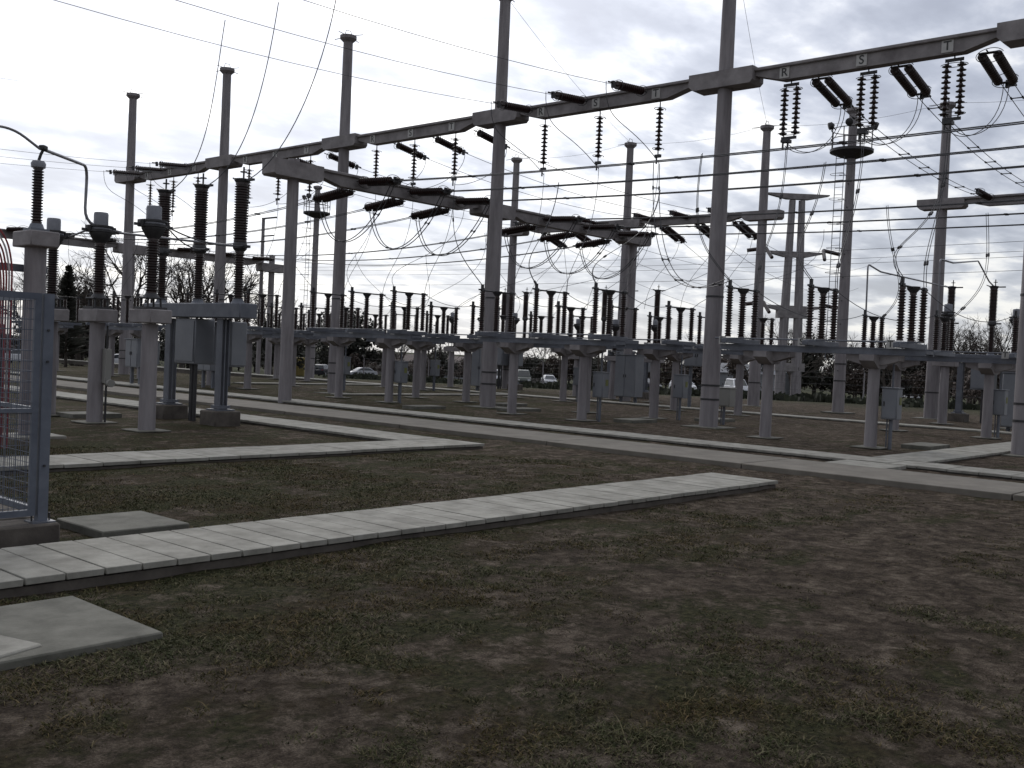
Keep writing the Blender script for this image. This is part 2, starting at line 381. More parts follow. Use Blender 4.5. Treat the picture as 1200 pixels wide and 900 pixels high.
# ------------------------------------------------------------------ grass tufts
def grass_blades():
    mb_v = []; mb_f = []; rnd = random.Random(3)
    def blocked(x, y):
        return (7.92 < y < 9.3 and x < 15.95) or (15.0 < y < 16.5 and 3.9 < x < 16.35) or (14.9 < x < 16.35 and y > 15) or (18.1 < x < 20.5) or (4.9 < x < 6.0 and 9.7 < y < 10.85) or (2.05 < x < 3.7 and 6.25 < y < 7.65) or (x < 4.7 and y > 9.4)
    n = 0; tries = 0
    while n < 170000 and tries < 900000:
        tries += 1
        d = 3.4 + 17 * rnd.random() ** 1.35; a = R(41.5) + rnd.uniform(-.56, .56)
        x = d * math.cos(a); y = d * math.sin(a)
        if blocked(x, y): continue
        dn = .40 + .75 * noise.noise(V3((x * .55, y * .55, 1))) + .7 * noise.noise(V3((x * 2.1, y * 2.1, 2))) + .5 * noise.noise(V3((x * 7, y * 7, 4))) + max(-.25, min(.22, (y - .8 * x) * .06))
        if rnd.random() > dn * 1.5 - .3: continue
        z = gz(x, y); h = rnd.uniform(.005, .020) * (.7 + min(dn, 1.2) * .7); w_ = rnd.uniform(.0015, .0034) * (1 + d * .08)
        if rnd.random() < .004: h *= 2.6
        t = rnd.uniform(0, 6.28); lean = h * rnd.uniform(1.2, 4.0); la = rnd.uniform(0, 6.28)
        dx, dy = math.cos(t) * w_, math.sin(t) * w_; lx, ly = math.cos(la) * lean, math.sin(la) * lean
        o = len(mb_v)
        mb_v += [(x - dx, y - dy, z - .004), (x + dx, y + dy, z - .004), (x + lx * .45 + dx * .7, y + ly * .45 + dy * .7, z + h * .7), (x + lx * .45 - dx * .7, y + ly * .45 - dy * .7, z + h * .7), (x + lx, y + ly, z + h * .95)]
        mb_f += [(o, o + 1, o + 2, o + 3), (o + 3, o + 2, o + 4)]; n += 1
    me = bpy.data.meshes.new('grass'); me.from_pydata(mb_v, [], mb_f); me.update()
    m, nt, b = new_mat('grass_blade'); g = nod(nt, 'ShaderNodeNewGeometry')
    c = ramp(nt, g.outputs['Random Per Island'], [(0, (.022, .026, .010)), (.5, (.052, .060, .024)), (.8, (.095, .085, .045)), (1, (.16, .145, .09))])
    pch = ramp(nt, noise_n(nt, pos(nt), .9, 5, .7), [(.42, (1, 1, 1)), (.6, (1.0, .80, .66))])
    nt.links.new(mixc(nt, 1.0, c, pch, 'MULTIPLY'), b.inputs['Base Color']); b.inputs['Roughness'].default_value = .9; b.inputs['Specular IOR Level'].default_value = .15
    me.materials.append(m); o = bpy.data.objects.new('grass', me); COL.objects.link(o)
    tag(o, 'short patchy grass on the worn ground', 'grass', None, 'stuff')
grass_blades()

# ------------------------------------------------------------------ gantry parts
def make_post(H, capz, r0, r1, caplen=2.4, capw=.72, caph=.72, top=True, pad=True, straps=0):
    """round spun-concrete post with a bracket block; local y = beam direction"""
    root = thing('gantry_post')
    rr = lambda z: r0 + (r1 - r0) * z / H
    MB().lathe([(r0, -.3), (r0, 0), (rr(H), H)], 28).build('shaft', 'concrete', root)
    if capz is not None:
        h = caplen / 2
        MB().prism([(-h, capz + caph), (-h, capz + .10), (-h + .10, capz), (h - .16, capz), (h, capz + .14), (h, capz + caph)], 'x', -capw / 2, capw / 2).build('bracket', 'beam', root)
    if top:
        tp = MB().lathe([(r1 + .01, H - .22), (r1 + .16, H - .08), (r1 + .16, H + .06), (r1 * .6, H + .12)], 20).build('post_cap', 'concrete', root)
        a = MB()
        for ang in (0.3, 1.7, 3.5, 4.9): a.tube([(math.cos(ang) * r1, math.sin(ang) * r1, H + .05), (math.cos(ang) * (r1 + .62), math.sin(ang) * (r1 + .62), H + .02)], .016, 5)
        a.tube([(-.2, 0, H + .1), (-.12, 0, H + .3), (.12, 0, H + .3), (.2, 0, H + .1)], .014, 5)
        a.build('earth_wire_clamp', 'dark', root)
    if pad: MB().box((0, 0, .0), (r0 * 2 + .7, r0 * 2 + .7, .04), 0, .01).build('foundation_pad', 'pad', root)
    if straps:
        for z in straps: MB().lathe([(rr(z) + .006, z - .03), (rr(z) + .014, z - .03), (rr(z) + .014, z + .03), (rr(z) + .006, z + .03)], 28).build('cable_strap', 'dark', root)
    return root
PU = 29.1; PV = [7.75, 17.2, 26.95, 36.3, 45.8, 55.2]
post_labels = ['tall concrete gantry post cut by the right picture edge, in the near row', 'thickest tall concrete gantry post, right of the picture centre',
  'tall concrete gantry post just left of the picture centre, crossed by the lower beam', 'tall concrete gantry post with capped top, third from the left in the front row',
  'tall capped gantry post second from the left in the front row', 'leftmost tall capped gantry post, at the far end of the front row']
PG = 'tall concrete posts of the front gantry row'
front = make_post(15.75, 10.84, .30, .205, caplen=2.3, caph=.52, straps=(.9, 1.35, 4.2)); front.location = (PU, PV[1], 0); tag(front, post_labels[1], 'post', PG)
for i, v in enumerate(PV):
    if i != 1: clone(front, (PU, v, terrain(PU, v)), 0, post_labels[i], PG)
QV = [7.9, 16.8, 25.8, 34.3, 42.9, 51.6]; QU = 48
ql = ['back row gantry post beyond the right edge', 'tall back row post near the right side, its bracket holding the rightmost rear beam', 'back row concrete post left of the ladder post, capped, with bracket below the cap',
      'back row capped post seen left of the thickest gantry post', 'slim back row capped post just right of the crossed gantry post', 'farthest back row post behind the lower beam']
rear = make_post(14.3, 9.55, .31, .19, caplen=2.1, capw=.6, caph=.46, straps=(1.2,)); rear.location = (QU, QV[1], 0); tag(rear, ql[1], 'post', 'concrete posts of the back gantry row')
for i, v in enumerate(QV[:5]):
    if i not in (0, 1): clone(rear, (QU, v, terrain(QU, v)), 0, ql[i], 'concrete posts of the back gantry row')
clone(rear, (QU, QV[0], 0), 0, ql[0], 'concrete posts of the back gantry row')

def make_beam(L, depth=.48, w=.34, endh=.20, plates=None, sp=2.42, nm='gantry_beam', flange=.52):
    """local y from -L/2..L/2, top at z=0"""
    root = thing(nm); h = L / 2
    MB().prism([(-h, -.10), (-h, -endh), (-h + 1.0, -depth), (h - 1.0, -depth), (h, -endh), (h, -.10)], 'x', -w / 2, w / 2).build('web', 'beam', root)
    MB().box((0, 0, -.05), (flange, L, .10), 0, .02).build('flange', 'beam', root)
    if plates:
        for k, ch in enumerate(plates): letter_plate(ch, root, (-w / 2 - .014, .16 + (1 - k) * sp, -.275), .31)
    return root
BG = 'beams of the front gantry row'
bl = ['concrete beam at upper right carrying double insulator strings, marked R S T', 'concrete beam between the crossed post and the thickest post, marked R S T', 'concrete beam left of the crossed post, above the lower beam',
      'concrete beam second from the left, with letter plates', 'leftmost beam of the front row, with horizontal insulator strings']
b0 = make_beam(PV[1] - PV[0] - 2.1, plates='RST'); tag(b0, bl[0], 'beam', BG); b0.location = (PU, (PV[0] + PV[1]) / 2, 11.29)
spans = [(PV[i] + PV[i + 1]) / 2 for i in range(5)]
for i in range(1, 5):
    b = clone(b0, (PU, spans[i], 11.29), 0, bl[i], BG); b.scale = (1, (PV[i + 1] - PV[i] - 2.1) / (PV[1] - PV[0] - 2.1), 1)
rb0 = make_beam(QV[1] - QV[0] - 2.0, depth=.44, w=.3, endh=.2, nm='gantry_beam'); tag(rb0, 'rear beam at the right edge beyond the ladder post', 'beam', 'beams of the back gantry row'); rb0.location = (QU, (QV[0] + QV[1]) / 2, 10.02)
rspans = [(QV[i] + QV[i + 1]) / 2 for i in range(5)]
rl = ['', 'rear beam passing behind the thickest gantry post', 'rear beam with double strings left of the thickest gantry post', 'rear beam behind the end of the lower beam', 'farthest rear beam, mostly hidden by the lower beam']
for i in (2, 3):
    b = clone(rb0, (QU, rspans[i], 10.02 + terrain(QU, rspans[i])), 0, rl[i], 'beams of the back gantry row'); b.scale = (1, (QV[i + 1] - QV[i] - 2.0) / (QV[1] - QV[0] - 2.0), 1)

# low bus gantries (beams along x)
def low_gantry(yv, xsx, where, zt=8.62, capz=7.8):
    g = 'posts of the low bus gantries'
    names = ['near', 'middle', 'far']
    for i, x in enumerate(xsx):
        p = make_post(8.6 if i < 2 else 8.55, None, .235, .20, top=False, pad=False) if i == 0 else None
        if p is None:
            p = clone(low_gantry.src, (x, yv, terrain(x, yv)), 0)
        else: low_gantry.src = p; p.location = (x, yv, terrain(x, yv))
        tag(p, '%s concrete column under %s' % (['near end', 'middle', 'far end'][i], where), 'post', g)
        c = 1.05 if i == 0 else .98; lo_ = capz if i == 0 else capz + .22; hw_ = .38 if i == 0 else .27
        br = MB().prism([(-c, zt + .02), (-c, lo_ + .06), (-c + .08, lo_), (c - .12, lo_), (c, lo_ + .10), (c, zt + .02)], 'y', -hw_, hw_).build('bracket', 'beam', p); 
    zt_ = zt
    for i in range(2):
        L = xsx[i + 1] - xsx[i] - (2.0)
        b = make_beam(L, depth=.50, w=.34, endh=.26); b.location = ((xsx[i] + xsx[i + 1]) / 2, yv, zt_); b.rotation_euler = (0, 0, R(90))
        tag(b, '%s span of %s' % (['near', 'far'][i], where), 'beam', 'beams of the low bus gantries')
low_gantry(30.2, (22.0, 32.4, 42.9), 'the low beam crossing the picture centre', zt=8.45, capz=7.9)
low_gantry(61.0, (22.0, 32.4, 42.9), 'the low beam at far left behind the breaker poles', zt=7.95, capz=7.4)

# ------------------------------------------------------------------ insulators
def disc_profile(n, pitch, r, core=.035):
    p = [(core, 0)]
    for i in range(n):
        z = -i * pitch
        p += [(.055, z - .01), (.06, z - .045), (r, z - .075), (r * .98, z - .09), (core + .02, z - .085), (core, z - pitch)]
    return p
def shed_profile(h, r, sh, n):
    p = [(r + .02, 0), (r + .02, .05)]; pit = (h - .12) / n
    for i in range(n):
        z = .06 + i * pit
        p += [(r, z), (r + sh, z + pit * .35), (r + sh, z + pit * .5), (r, z + pit * .75)]
    p += [(r, h - .05), (r + .02, h - .05), (r + .02, h)]; return p
def string(kind, double=False, n=10, pitch=.146, r=.127, name='suspension_insulator'):
    """hangs along local -z from the origin"""
    root = thing(name); L = n * pitch
    for off in ((-.2, .2) if double else (0,)):
        mb = MB().lathe([(a, b - .18) for a, b in disc_profile(n, pitch, r)], 14); mb.v = [(x + off, y, z) for x, y, z in mb.v]
        mb.build('disc_string', 'porc', root)
    for tp_ in (1, 0):
        ft = MB()
        if tp_: ft.tube([(0, 0, .08), (0, 0, -.1)], .02)
        if double:
            ft.box((0, 0, -.1 if tp_ else -L - .26), (.5, .03, .09))
            for o_ in (-.17, .17): ft.tube([(o_, 0, -.1), (o_, 0, -.2)] if tp_ else [(o_, 0, -L - .17), (o_, 0, -L - .26)], .02)
        else: ft.tube([(0, 0, -.05), (0, 0, -.2)] if tp_ else [(0, 0, -L - .17), (0, 0, -L - .3)], .022)
        ft.build('fitting', 'dark', root)
    cl = MB().box((0, 0, -L - .36), (.10, .22, .10)); cl.tube([(0, .05, -L - .36), (0, .05, -L - .62)], .03)
    if double: cl.tube([(.16, .05, -L - .36), (.16, .05, -L - .62)], .03); cl.box((.1, .02, -L - .36), (.22, .2, .08))
    cl.build('clamp', 'dark', root)
    rg = .24 if not double else .36
    for z in (-.24, -L - .12): MB().ring((0, 0, z), rg, .011, (0, 0, 1), 18, .35, .7 if not double else .6).build('arcing_ring', 'dark', root)
    return root, L + .36
SG = 'hanging insulator strings'
sus1, SL = string('s', False, 10); sus2, _ = string('s', True, 10)
ten1, TL = string('t', False, 13, .115, .142, 'tension_insulator'); ten2, _ = string('t', True, 15, .115, .128, 'tension_insulator')
srcs = {id(sus1): 0, id(sus2): 0, id(ten1): 0, id(ten2): 0}
def put(src, loc, d=None, label=None, group=None, spin=0):
    if srcs[id(src)] == 0: o = src; srcs[id(src)] = 1
    else: o = clone(src, loc)
    o.location = loc
    if d is not None:
        q = V3((0, 0, -1)).rotation_difference(V3(d).normalized())
        # keep the pair of strings side by side in the horizontal plane
        if abs(V3(d).normalized().z) < .9:
            z = -V3(d).normalized(); x = V3((0, 0, 1)).cross(z).normalized(); y = z.cross(x)
            q = Matrix((x, y, z)).transposed().to_quaternion()
        o.rotation_euler = q.to_euler()
    else: o.rotation_euler = (0, 0, spin)
    tag(o, label, 'insulator', group); return o
PH = ['R', 'S', 'T']
span_desc = ['beam at upper right', 'beam left of the thickest post', 'beam left of the crossed post', 'beam second from the left', 'leftmost front beam']
sp = 2.42
ends = {}
for i, vc in enumerate(spans):
    dbl = (i == 0); s_src = sus2 if dbl else sus1; t_src = ten2 if dbl else ten1
    scv = (PV[i + 1] - PV[i] - 2.1) / (PV[1] - PV[0] - 2.1)
    for k in range(3):
        v = vc + .28 + (1 - k) * sp * scv; ph = PH[k]
        put(s_src, (PU + .05, v - (.25 if i == 0 else .15), 10.78), None, 'vertical %sinsulator string under plate %s of the %s' % ('double ' if dbl else '', ph, span_desc[i]), SG, R(90) if dbl else 0)
        toward = -1 if i in (1, 4) else 1
        att = (PU + toward * .2, v - (1.05 if toward > 0 else -.30), 11.12 if toward < 0 else 10.82)
        d = V3((toward, 0, -.16 if toward > 0 else -.09))
        if i == 0: d = V3((1, 0.02, -.20))
        put(t_src, att, d, 'slanting tension insulator beside plate %s of the %s' % (ph, span_desc[i]), 'tension insulators of the tall gantries')
        e = V3(att) + d.normalized() * (TL + .08)
        ends[(i, k)] = (e, V3((PU + .05, v - .2, 10.76 - SL - .2)), toward)
    
# ---- outgoing line conductors
LW = 'line conductors of the tall gantries'
for (i, k), (e, sb, tw) in ends.items():
    ph = PH[k]
    if tw < 0:
        far = V3((-26, e.y, e.z + 3.6))
        wire(sagpts(e, far, 2.3, 30), 'overhead line toward the upper left from insulator %s, %s' % (ph, span_desc[i]), LW, .009)
    else:
        j = {0: 0, 2: 2, 3: 3}[i]; rv = rspans[j] + (1 - k) * 2.3
        tgt = V3((QU - 1.9, rv, 9.8))
        if i == 0: twin(sagpts(e, tgt, .35, 16), 'twin line descending behind the right gantry from insulator pair %s' % ph, LW, .012, .32, every=2.2)
        else: wire(sagpts(e, tgt, .35, 14), 'line running back from insulator %s, %s' % (ph, span_desc[i]), LW, .012)
    # jumper from the tension string to the hanging string
    if tw < 0:
        st = e + V3((-.3, 0, .03))
        wire(bez(st, st + V3((0, 0, -1.5)), sb + V3((-1.6, .3, 1.3)), sb, 16), 'jumper curving down from line %s at the %s' % (ph, span_desc[i]), 'jumpers of the tall gantries', .013)
    elif i == 0:
        twin(bez(e, e + V3((.2, 0, -1.3)), sb + V3((1.3, 0, -.25)), sb + V3((0, 0, .1)), 14), 'twin jumper loop beside plate %s of the right gantry' % ph, 'jumpers of the tall gantries', .012, .18, every=9)
    else:
        wire(bez(e, e + V3((.1, 0, -.9)), sb + V3((1.1, 0, .1)), sb, 14), 'jumper loop beside plate %s of the %s' % (ph, span_desc[i]), 'jumpers of the tall gantries', .012)

# ---- rear row tension strings + lines
for j, vc in enumerate(rspans[:4]):
    if j == 1: continue
    for k in range(3):
        v = vc + (1 - k) * 2.3; z = 9.72 + terrain(QU, v)
        dsc = ['rear beam at the right edge', 'rear beam behind the thickest post', 'rear beam left of the thickest post', 'rear beam behind the low beam'][j]
        if j in (0, 3, 2):
            put(ten1, (QU - .2, v, z + .15), (-1, 0, .03), 'tension insulator on near face of %s, %s' % (dsc, PH[k]), 'tension insulators of the back row')
        if j != 0:
            d = V3((1, -.05, -.34)); put(ten2, (QU + .15, v - .3, z - .1), d, 'double tension insulator leaving the %s, %s' % (dsc, PH[k]), 'tension insulators of the back row')
            e = V3((QU + .15, v - .3, z - .1)) + d.normalized() * TL
            wire(sagpts(e, (110, v * .6 + 30 - k, 8 + 3.2 * k), 1.6, 14), 'thin line toward the double pole tower from %s, %s' % (dsc, PH[k]), 'far line conductors', .013)
            wire(bez(e, e + V3((-.1, 0, -1.6)), (QU - 1.2, v - .6, 7.2), (QU - 1.0, v - .2, 4.9), 14), 'drop wire under the %s, phase %s' % (dsc, PH[k]), 'drop wires of the back row', .011)

# ---- bus conductors on the low gantry
BUS = [24.9, 27.45, 30.0, 35.6, 38.5, 41.3]
bname = ['first', 'second', 'third', 'fourth', 'fifth', 'sixth']
def busz(y):
    if y < 28.3: t = (28.3 - y) / 42.3; return 8.27 + .23 * t - .55 * 4 * t * (1 - t)
    t = max(0, (y - 32.2) / 26.8); return 7.92 - .02 * t - .7 * 4 * t * (1 - t)
for n_, u in enumerate(BUS):
    z = 8.22
    near = put(ten2, (u, 30.0, z), (0, -1, -.05), 'double insulator on the right side of the low centre beam, %s from left' % bname[n_], 'bus tension insulators')
    far_ = put(ten2, (u - .1, 30.4, z - .28), (0, 1, -.10), 'double insulator on the left side of the low centre beam, %s from left' % bname[n_], 'bus tension insulators')
    a = V3((u, 30.0, z)) + V3((0, -1, -.05)).normalized() * TL; b = V3((u - .1, 30.4, z - .28)) + V3((0, 1, -.10)).normalized() * TL
    twin(sagpts(a, (u, -14, 8.5), .55, 30), '%s twin busbar wire sweeping right from the low centre beam' % bname[n_], 'twin bus wires', .018, .17, every=6.5)
    twin(sagpts(b, (u, 59.0, 7.9), .7, 22), '%s twin busbar wire running left from the low centre beam' % bname[n_], 'twin bus wires', .017, .17, every=7)
    twin(bez(a, a + V3((0, 1.3, -2.3)), b + V3((0, -.5, -2.7)), b, 22), 'sagging jumper loop under the low centre beam, %s from its near end' % bname[n_], 'bus jumper loops', .019, .18, every=2.4, side=(1, 0, 0))
    put(ten2, (u, 60.8, 7.95), (0, -1, -.05), 'insulator on the low far left beam, %s from its near end' % bname[n_], 'bus tension insulators')
for n_, (u, z) in enumerate(((46.5, 8.6), (49.5, 8.3), (52.5, 8.9), (44.8, 7.2))):
    wire(sagpts((u, -16, z), (u, 75, z - .4), .8, 24), 'single thin line crossing behind the right gantry, %s' % bname[n_], 'thin cross lines', .010)
# thin earth wires between post tops
for i in range(4):
    wire(sagpts((QU, QV[i], 14.4), (QU, QV[i + 1], 14.4), .35, 10), 'thin earth wire between back row post tops, span %s' % bname[i], 'earth wires', .007)
wire(sagpts((PU, PV[5], 15.75), (-20, 60, 17), 1.5, 16), 'faint earth wire leaving the leftmost post top to the left', 'earth wires', .007)
wire(sagpts((PU, PV[1], 15.8), (QU, QV[2], 14.4), .3, 12), 'earth wire from the thickest post top to the back row', 'earth wires', .007)
wire(sagpts((PU, PV[2], 15.75), (QU, QV[3], 14.4), .3, 12), 'earth wire from the crossed post top to the back row', 'earth wires', .007)

# ------------------------------------------------------------------ disconnectors
def make_switch(ph_h=1.36, sheds=17, seg=12, width=5.9):
    root = thing('disconnector_switch'); zb = 2.84; zt = zb + ph_h
    for s in (1.53, -1.53):
        c = MB().lathe([(.165, -.2), (.165, 0), (.150, 2.14)], 18).build('support_column', 'concrete', root, (0, s, 0))
        MB().box((0, 0, .015), (.78, .78, .03), 0, .01).build('foundation_pad', 'pad', c)
        MB().prism([(-.55, 2.46), (-.55, 2.30), (-.20, 2.10), (.20, 2.10), (.55, 2.30), (.55, 2.46)], 'y', -.2, .2).build('column_head', 'beam', c)
        MB().prism([(-.72, 2.46), (-.72, 2.32), (-.3, 2.2), (.3, 2.2), (.72, 2.32), (.72, 2.46)], 'x', -.17, .17).build('cross_head', 'beam', c)
    h = width / 2
    fr = MB()
    for x in (-.28, .28):
        fr.box((x, 0, 2.63), (.07, width, .03)); fr.box((x, 0, 2.48), (.09, width, .025)); fr.box((x, 0, 2.555), (.02, width - .01, .13))
    for y in (-h + .05, -1.53, 1.53, h - .05): fr.box((0, y, 2.56), (.5, .1, .09))
    fr.build('frame_beam', 'steel', root)
    MB().tube([(-.42, -h + .1, 2.80), (-.42, h + .1, 2.80)], .022, 8).build('operating_rod', 'steel', root)
    for k in range(3):
        y = (1 - k) * 2.45
        MB().box((0, y, 2.72), (1.95, .17, .14), 0, .012).build('base_channel', 'steel', root)
        for x in (-.75, .75):
            ins = MB().lathe(shed_profile(ph_h, .062, .04, sheds), seg, (x, y, 2.83)).build('post_insulator', 'porc', root)
            tc_ = MB().box((x, y, zt + .04), (.16, .10, .09), 0, .01)
            if x < 0: tc_.box((x - .02, y, zt + .15), (.09, .07, .16)).box((x - .12, y, zt + .05), (.14, .06, .05))
            else: tc_.box((x + .12, y, zt + .03), (.16, .06, .05))
            tc_.build('terminal_clamp', 'dark', ins)
        ins = MB().lathe(shed_profile(ph_h - .1, .068, .045, sheds), seg, (0, y, 2.83)).build('rotating_insulator', 'porc', root)
        MB().lathe([(.075, zt - .12), (.16, zt - .02), (.17, zt + .05), (.05, zt + .06)], 14, (0, y, 0)).build('insulator_cap', 'dark', ins)
        MB().tube([(-.78, y, zt + .03), (.78, y, zt + .03)], .026, 8).build('contact_tube', 'dark', root)
        letter_plate(PH[k], root, (-.46, y + .34, 2.74), .21)
    return root
def make_cabinet(mat='cab', h=.82, w=.42, d=.34, zb=.78):
    root = thing('control_cabinet')
    body = MB().box((0, 0, zb + h / 2), (d, w, h), 0, .015).box((0, 0, zb + h + .012), (d + .06, w + .06, .024)).build('cabinet_body', mat, root)
    dr = MB().box((-d / 2 - .008, 0, zb + h / 2), (.014, w - .06, h - .08), 0, .004).build('cabinet_door', mat, root)
    MB().box((-d / 2 - .025, w * .32, zb + h * .5), (.02, .03, .12)).build('handle', 'dark', dr)
    MB().cyl((0, 0, -.05), (0, 0, zb), .05, None, 10).cyl((0, .1, -.05), (0, .1, zb), .02, None, 8).build('stand', 'steel', root)
    MB().cyl((0, 0, zb + h), (0, 0, 2.3), .028, None, 8).build('conduit', 'steel', root)
    MB().box((.04, -w / 2 - .006, zb + h * .6), (.14, .008, .2)).build('warning_label', 'yellow', root)
    return root
big = make_switch(); small = make_switch(1.08, 14, 10, 5.6)
DG = 'three phase disconnector switches'
bays = [12.4, 22.05, 31.5, 41.0, 50.5, 60.0]
tag(big, 'large front disconnector with nine brown insulators right of the thickest post, plates R S T', 'switchgear', DG); big.location = (26.7, 12.4, 0)
dn = ['', 'front row disconnector at picture centre, right of the crossed post', 'front row disconnector left of the crossed gantry post', 'front row disconnector behind the breaker frame, third post from left', 'far disconnector low behind the left transformers', 'farthest disconnector behind the mesh fence']
for n_, v in enumerate(bays):
    if n_: clone(big, (26.7, v, terrain(26.7, v)), 0, dn[n_], DG)
tag(small, 'lower disconnector behind the right one, crossed by the bent pipes', 'switchgear', DG); small.location = (35.7, 12.2, 0)
for (u, v, l) in ((30.9, 22.05, 'lower disconnector just left of the thickest post'), (30.9, 31.4, 'lower disconnector behind the crossed post at its left'), (31.4, 41.0, 'lower disconnector behind the third tall post'),
                  (37.5, 31.5, 'rear disconnector behind the centre switches'), (37.5, 41.0, 'rear disconnector left of the crossed post'), (37.2, 50.5, 'rear disconnector by the far left ladder post'), (37.4, 22.3, 'rear disconnector partly hidden by the thickest post')):
    clone(small, (u, v, terrain(u, v)), 0, l, DG)
cabn = make_cabinet(); tag(cabn, 'blue grey cabinet on a post under the right disconnector', 'cabinet', 'control cabinets on posts'); cabn.location = (26.95, 10.45, 0)
for (u, v, l) in ((27.1, 20.1, 'grey cabinet under the centre disconnector with yellow label'), (31.3, 19.7, 'grey cabinet left of the thickest post foot'), (26.95, 29.6, 'grey cabinet on post beside the left centre columns'), (31.3, 29.1, 'grey cabinet right against the crossed post'),
                  (36.0, 10.4, 'grey cabinet near the right picture edge'), (37.9, 29.4, 'cabinet under the rear centre switch'), (31.7, 38.8, 'cabinet behind the third tall post'), (37.9, 39.0, 'small cabinet behind the low pit slabs')):
    clone(cabn, (u, v, terrain(u, v)), 0, l, 'control cabinets on posts')
cb2 = make_cabinet('cabb', .62, .62, .4, .62); tag(cb2, 'beige box on a thin stand beside the thickest gantry post', 'cabinet'); cb2.location = (31.0, 17.75, 0)
# the beige box has no conduit to the roof
for c in list(cb2.children):
    if c.name.startswith(('conduit', 'warning_label')): bpy.data.objects.remove(c)

# ------------------------------------------------------------------ current transformers and breakers
def make_ct_column():
    root = thing('support_column')
    MB().lathe([(.185, -.2), (.185, 0), (.172, 2.36)], 20).build('shaft', 'concrete', root)
    MB().box((0, 0, .015), (.78, .78, .03), 0, .01).build('foundation_pad', 'pad', root)
    MB().box((0, 0, 2.52), (.52, .92, .30), 0, .02).build('column_head', 'beam', root)
    return root
def make_ct(z0=2.67):
    root = thing('current_transformer')
    bs = MB().box((0, 0, .03), (.5, .5, .05)).lathe([(.20, .24), (.13, .34), (.12, .36)], 16)
    for a in (.8, 2.35, 3.9, 5.5): bs.tube([(.22 * math.cos(a), .22 * math.sin(a), .04), (.20 * math.cos(a), .2 * math.sin(a), .26)], .025, 6)
    bs.tube([(-.2, -.2, .25), (.2, -.2, .25), (.2, .2, .25), (-.2, .2, .25), (-.2, -.2, .25)], .02, 6)
    bs.build('base', 'dark', root)
    MB().lathe([(a, b + .34) for a, b in shed_profile(1.22, .10, .045, 19)], 16).build('porcelain', 'porc', root)
    tk = MB().lathe([(.13, 1.55), (.20, 1.66), (.255, 1.76), (.255, 1.79), (.29, 1.80), (.29, 1.84), (.24, 1.85), (.24, 1.90), (.285, 1.91), (.285, 1.95), (.20, 1.96)], 20)
    tk.build('head_tank', 'dark', root)
    MB().lathe([(.243, 1.855), (.248, 1.86), (.248, 1.895), (.243, 1.90)], 20).build('band', 'head', root)
    MB().lathe([(.165, 1.95), (.165, 2.22), (.15, 2.26), (.02, 2.28)], 20).build('cap', 'head', root)
    for s in (-1, 1): MB().box((s * .30, 0, 1.86), (.10, .14, .16), 0, .01).box((s * .38, 0, 1.83), (.14, .05, .06)).build('terminal', 'dark', root)
    return root
def make_breaker_pole(parent, y):
    lo = MB().lathe([(a, b + 3.02) for a, b in shed_profile(1.22, .088, .045, 19)], 16, (0, y, 0)).build('lower_porcelain', 'porc', parent)
    MB().lathe([(.12, 4.24), (.17, 4.30), (.17, 4.42), (.14, 4.46)], 16, (0, y, 0)).box((.0, y - .22, 4.34), (.1, .3, .06)).build('middle_flange', 'dark', lo)
    up = MB().lathe([(a, b + 4.46) for a, b in shed_profile(1.42, .135, .038, 21)], 18, (0, y, 0)).build('upper_porcelain', 'porc', parent)
    MB().lathe([(.15, 5.87), (.19, 5.93), (.19, 5.97), (.05, 6.0)], 16, (0, y, 0)).prism([(y + .12, 5.97), (y + .30, 6.03), (y + .30, 6.0), (y + .1, 5.9)], 'x', -.08, .08).box((.0, y - .3, 5.93), (.07, .34, .05)).build('top_terminal', 'dark', up)
    sp_ = MB()
    sp_.tube([(0, y - .05, 5.98), (0, y - .05, 6.26)], .022, 6); sp_.ring((0, y - .05, 6.14), .08, .012, (0, 0, 1), 10)
    sp_.build('arcing_rod', 'dark', up)
def make_breaker():
    root = thing('circuit_breaker')
    f = MB().box((0, 0, 2.80), (.5, 4.5, .36), 0, .02); f.build('frame_beam', 'steel', root)
    for y in (-1.2, 1.2):
        l = MB()
        l.box((0, y, 1.48), (.03, .22, 2.24)).box((-.10, y, 1.48), (.02, .24, 2.24)).box((.10, y, 1.48), (.02, .24, 2.24)).box((0, y, .37), (.5, .5, .03))
        l.box((0, y, .44), (.34, .34, .08)); l.build('leg', 'steel', root)
        MB().box((0, y, .12), (.72, .72, .46), 0, .03).build('footing', 'slabside', root)
    for y in (-1.78, 0, 1.78): make_breaker_pole(root, y); MB().lathe([(.17, 2.98), (.12, 3.06), (.12, 3.1)], 14, (0, y, 0)).build('pole_base', 'steel', root)
    c = MB().box((.1, .25, 2.02), (.55, .95, 1.15), 0, .02).build('drive_cabinet', 'cab', root)
    MB().box((-.19, .25, 2.02), (.02, .85, 1.02), 0, .006).build('cabinet_door', 'cab', c)
    b2 = MB().box((.5, -.75, 2.0), (.45, .8, 1.1), 0, .02).build('second_cabinet', 'cab', root)
    cd = MB()
    for (x, y) in ((0, -.02), (.0, .12), (.05, .26)): cd.cyl((x, y, -.1), (x, y, 1.46), .045, None, 8)
    cd.build('cable_conduit', 'dark', root)
    return root
ctc = make_ct_column(); ct = make_ct(); br = make_breaker()
tag(ctc, 'short concrete column under the foremost transformer, left of the breaker frame', 'column', 'transformer support columns'); ctc.location = (11.62, 20.95, 0)
tag(ct, 'foremost current transformer with pale cylindrical cap, in front of the breaker poles', 'transformer', 'current transformers'); ct.location = (11.62, 20.95, 2.67)
